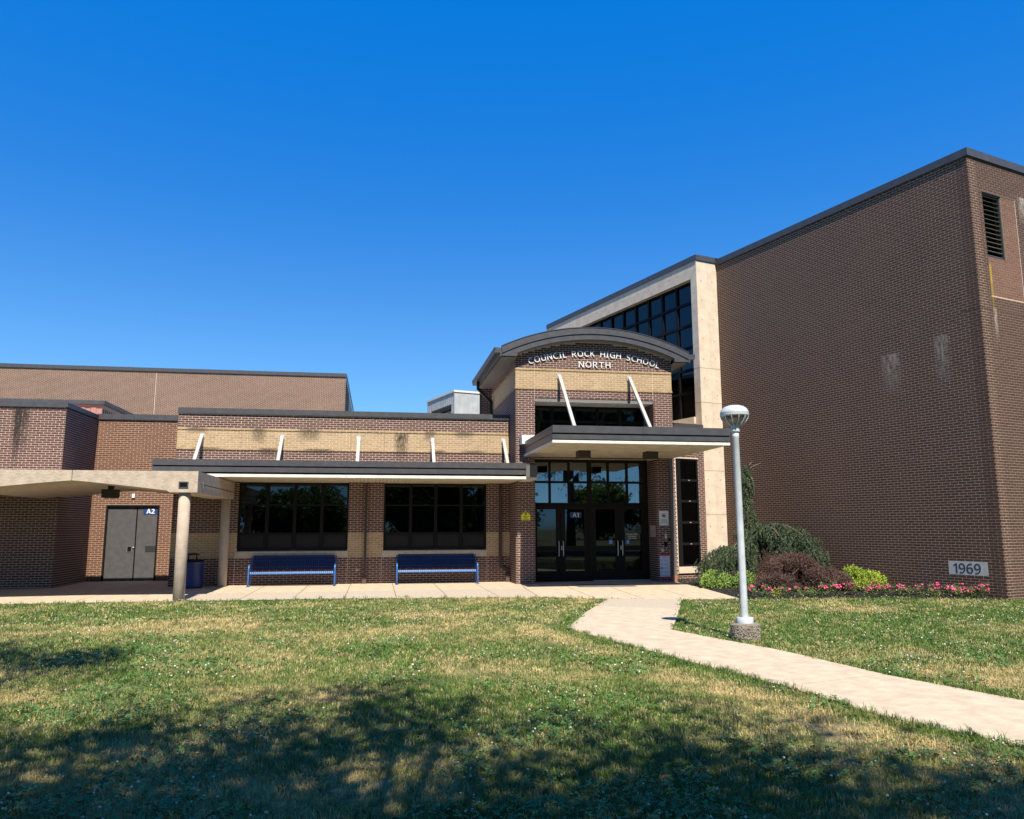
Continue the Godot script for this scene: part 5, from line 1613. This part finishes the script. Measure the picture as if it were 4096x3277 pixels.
func lawn() -> void:
	var fwd := Vector2(sin(deg_to_rad(9.782)), -cos(deg_to_rad(9.782)))
	var rgt := Vector2(-fwd.y, fwd.x)
	var zones := [[3.6, 6.2, 0.030, 9, 0.062, 0.016, 0.0042], [6.2, 9.5, 0.045, 10, 0.060, 0.024, 0.0058], [9.5, 14.0, 0.070, 10, 0.058, 0.036, 0.0085], [14.0, 23.5, 0.105, 11, 0.056, 0.055, 0.0125]]
	var k := 0
	for zn in zones:
		for variant in 2:
			var mesh := tuft(zn[3], zn[4], zn[5], zn[6], 300 + k * 2 + variant)
			var pl: Array = []; var cl: Array = []
			var d: float = zn[0] + zn[2] * 0.5 * variant
			while d < zn[1]:
				var half: float = d * 0.70 + 1.0
				var s := -half
				while s < half:
					var jx := rng.randf_range(-0.5, 0.5); var jy := rng.randf_range(-0.5, 0.5)
					var g: Vector2 = Vector2(eye.x, eye.z) + fwd * (d + jx * zn[2] * 2) + rgt * (s + jy * zn[2] * 1.6)
					s += zn[2] * 1.42
					if not on_lawn(g.x, g.y): continue
					var c := lawn_color(g.x, g.y)
					var worn := lawn_mix.get_noise_2d(g.x * 2.2 + 40, g.y * 2.2)
					if worn > 0.42 and rng.randf() < 0.75: continue
					var b := rng.randf_range(0.7, 1.3)
					if rng.randf() < 0.16: c = Color(0.40, 0.33, 0.15)
					elif rng.randf() < 0.10: c = Color(0.055, 0.12, 0.02)
					var hgt := rng.randf_range(0.7, 1.25)
					if path_gap(g.x, g.y) < 0.2: hgt *= 1.25
					pl.append(Transform3D(Basis.from_euler(Vector3(rng.randfn() * 0.12, rng.randf() * TAU, rng.randfn() * 0.12)) * Basis.from_scale(Vector3(1, hgt, 1)), Vector3(g.x, -0.01, g.y)))
					cl.append(Color(c.r * b, c.g * b, c.b * b))
				d += zn[2] * 1.42
			var o := multi("grass", mesh, foliage_mat(0.35), pl, cl, self)
			o.set_meta("label", ["mown lawn grass closest to the viewer", "mown lawn grass in the middle distance", "mown lawn grass around the lamp post", "mown lawn grass along the pavement"][k] + [", taller blades", ", finer blades"][variant]); o.set_meta("category", "grass")
		k += 1
	# clover heads and leaves
	var head := SphereMesh.new(); head.radius = 0.009; head.height = 0.016; head.radial_segments = 7; head.rings = 4
	var pl: Array = []; var cl: Array = []
	var lv: Array = []; var lc: Array = []
	while pl.size() < 800:
		var d := 3.8 + 18.0 * pow(rng.randf(), 0.9); var s := rng.randf_range(-0.68, 0.68) * d
		var g := Vector2(eye.x, eye.z) + fwd * d + rgt * s
		if not on_lawn(g.x, g.y): continue
		if lawn_mix.get_noise_2d(g.x * 1.7 + 90, g.y * 1.7) < 0.05: continue
		var sc := 1.0 if d < 9 else 1.35
		pl.append(Transform3D(Basis.from_scale(Vector3.ONE * sc * rng.randf_range(0.7, 1.15)), Vector3(g.x, rng.randf_range(0.045, 0.085), g.y)))
		var t := rng.randf_range(0.5, 0.8)
		cl.append(Color(t, t * 0.97, t * 0.85))
	var h := multi("clover_flowers", head, M.brick, pl, cl, self)
	h.set_meta("label", "small white clover heads dotted over the lawn"); h.set_meta("category", "clover")
	var leaf := flat()
	for q in 3:
		var a := TAU * q / 3
		var d3 := Vector3(cos(a), 0.15, sin(a)) * 0.022; var s3 := Vector3(-sin(a), 0, cos(a)) * 0.011
		quad(leaf, Vector3.ZERO, d3 * 0.7 - s3, d3, d3 * 0.7 + s3)
	leaf.generate_normals()
	var leaf_mesh := leaf.commit()
	while lv.size() < 9000:
		var d := 3.7 + 9.0 * rng.randf(); var s := rng.randf_range(-0.68, 0.68) * d
		var g := Vector2(eye.x, eye.z) + fwd * d + rgt * s
		if not on_lawn(g.x, g.y): continue
		if lawn_mix.get_noise_2d(g.x * 1.7 + 90, g.y * 1.7) < 0.12: continue
		lv.append(Transform3D(Basis.from_euler(Vector3(rng.randfn() * 0.35, rng.randf() * TAU, rng.randfn() * 0.35)) * Basis.from_scale(Vector3.ONE * rng.randf_range(0.7, 1.3)), Vector3(g.x, rng.randf_range(0.025, 0.06), g.y)))
		cl.append(Color.WHITE)
		lc.append(Color(0.045, 0.115, 0.022).lerp(Color(0.10, 0.19, 0.04), rng.randf()))
	h = multi("clover_leaves", leaf_mesh, foliage_mat(0.35), lv, lc, self)
	h.set_meta("label", "low green clover leaves among the lawn grass"); h.set_meta("category", "clover")
	# tall weeds that stand along the pavement's edge and the path
	var weed := tuft(16, 0.15, 0.035, 0.006, 400)
	pl = []; cl = []
	for i in 260:
		var e := rng.randf()
		var g := Vector2.ZERO
		if e < 0.35: g = Vector2(rng.randf_range(-8, 5.3), 0); g.y = 4.9 + maxf(0, g.x) * 0.2 + rng.randf() * 0.05
		else:
			var j := rng.randi_range(12, 16)
			g = PATH[j].lerp(PATH[j + 1], rng.randf()) + Vector2(-0.03, 0.03)
		pl.append(Transform3D(Basis.from_euler(Vector3(0, rng.randf() * TAU, 0)) * Basis.from_scale(Vector3.ONE * rng.randf_range(0.4, 1.0)), Vector3(g.x, -0.01, g.y)))
		cl.append(Color(0.05, 0.12, 0.02).lerp(Color(0.11, 0.17, 0.035), rng.randf()))
	h = multi("grass", weed, foliage_mat(0.35), pl, cl, self)
	h.set_meta("label", "longer grass along the edges of pavement and path"); h.set_meta("category", "grass")

# ------------------------------------------------------------------ trees behind the viewer: their shade lies on the lawn, their shapes in the glass
func in_view(p: Vector3) -> bool:
	var q := Vector2(p.x - eye.x, p.z - eye.z).rotated(-deg_to_rad(9.782))
	return q.y < -0.3 and absf(q.x) < -q.y * 0.95 + 0.9 and p.y - eye.y < -q.y * 1.05 + 1.0

func tree(called: String, label: String, base: Vector3, crown: Vector3, reach: Vector3, blobs: int, each: int, mesh: Mesh, c0: Color, c1: Color, group := "") -> Node3D:
	var o := thing(called, label, "tree", base, group)
	var st := smooth()
	var top := crown - base
	tube(st, [Vector3(0, -0.1, 0), Vector3(0.05, top.y * 0.3, 0.04), Vector3(top.x * 0.5, top.y * 0.75, top.z * 0.5), top + Vector3.UP * reach.y * 0.5], reach.x * 0.07, reach.x * 0.02, 10)
	var pl: Array = []; var cl: Array = []
	for b in blobs:
		var d := Vector3(rng.randfn(), rng.randfn(), rng.randfn()).normalized() * pow(rng.randf(), 0.38)
		var c := top + d * reach
		if in_view(base + c): continue
		if b % 4 == 0: tube(st, [Vector3(top.x * 0.3, top.y * 0.55, top.z * 0.3), (top + c) * 0.5 - Vector3.UP * 0.2, c], reach.x * 0.022, reach.x * 0.005, 5)
		var size := reach.x * rng.randf_range(0.13, 0.24)
		var tone := rng.randf()
		for k in each:
			var e := Vector3(rng.randfn(), rng.randfn() * 0.7, rng.randfn()) * size * 0.62
			if in_view(base + c + e): continue
			pl.append(Transform3D(any_basis(rng.randf_range(0.8, 1.3)), c + e))
			cl.append(c0.lerp(c1, clampf(tone * 0.6 + rng.randf() * 0.5, 0, 1)))
	put("trunk", st, mat(lin(0.09, 0.075, 0.06), 0.95, M.grain, 0.7), o)
	multi("crown", mesh, foliage_mat(0.9), pl, cl, o).position = Vector3.ZERO
	return o

func shade_trees() -> void:
	var leaves := leaf_cluster(22, 0.34, 0.13, 0.07, 500)
	var g0 := Color(0.06, 0.11, 0.015); var g1 := Color(0.15, 0.21, 0.035)
	tree("shade_tree", "broad leafy tree behind the viewer at left whose shade darkens the lawn's left edge", Vector3(-9.0, 0, 23.0), Vector3(-8.6, 8.3, 21.6), Vector3(5.4, 2.6, 4.4), 112, 36, leaves, g0, g1)
	tree("shade_tree", "broad leafy tree just behind the viewer whose shade covers the near lawn", Vector3(-0.5, 0, 29.5), Vector3(0.0, 8.2, 28.0), Vector3(5.2, 2.4, 4.6), 120, 36, leaves, g0, g1)
	tree("shade_tree", "leafy tree behind the viewer at right shading the lawn's lower right corner", Vector3(7.5, 0, 31.5), Vector3(6.8, 8.4, 30.0), Vector3(4.6, 2.4, 4.0), 84, 36, leaves, g0, g1)
	tree("shade_tree", "tall dark tree behind the viewer far to the right, mirrored in the upper entrance window", Vector3(14.5, 0, 34.0), Vector3(14.5, 10.5, 34.0), Vector3(5.6, 5.0, 5.0), 120, 46, leaves, g0, g1)
	var far_leaves := leaf_cluster(16, 1.1, 0.5, 0.32, 501)
	var words := ["nearest to the left", "second from the left", "third from the left", "fourth from the left", "middle", "sixth from the left", "seventh from the left", "eighth from the left", "farthest to the right"]
	for i in 9:
		var x := -48.0 + i * 13.0 + 3.0 * sin(i * 2.1)
		var z := 74.0 + 8.0 * sin(i * 1.3)
		var hh := 4.2 + 1.1 * sin(i * 3.7)
		tree("distant_tree", "distant tree mirrored in the windows, %s of the row" % words[i], Vector3(x, 0, z), Vector3(x, hh, z), Vector3(5.6, hh * 0.75, 4.5), 44, 30, far_leaves, g0, g1, "row of trees behind the viewer")
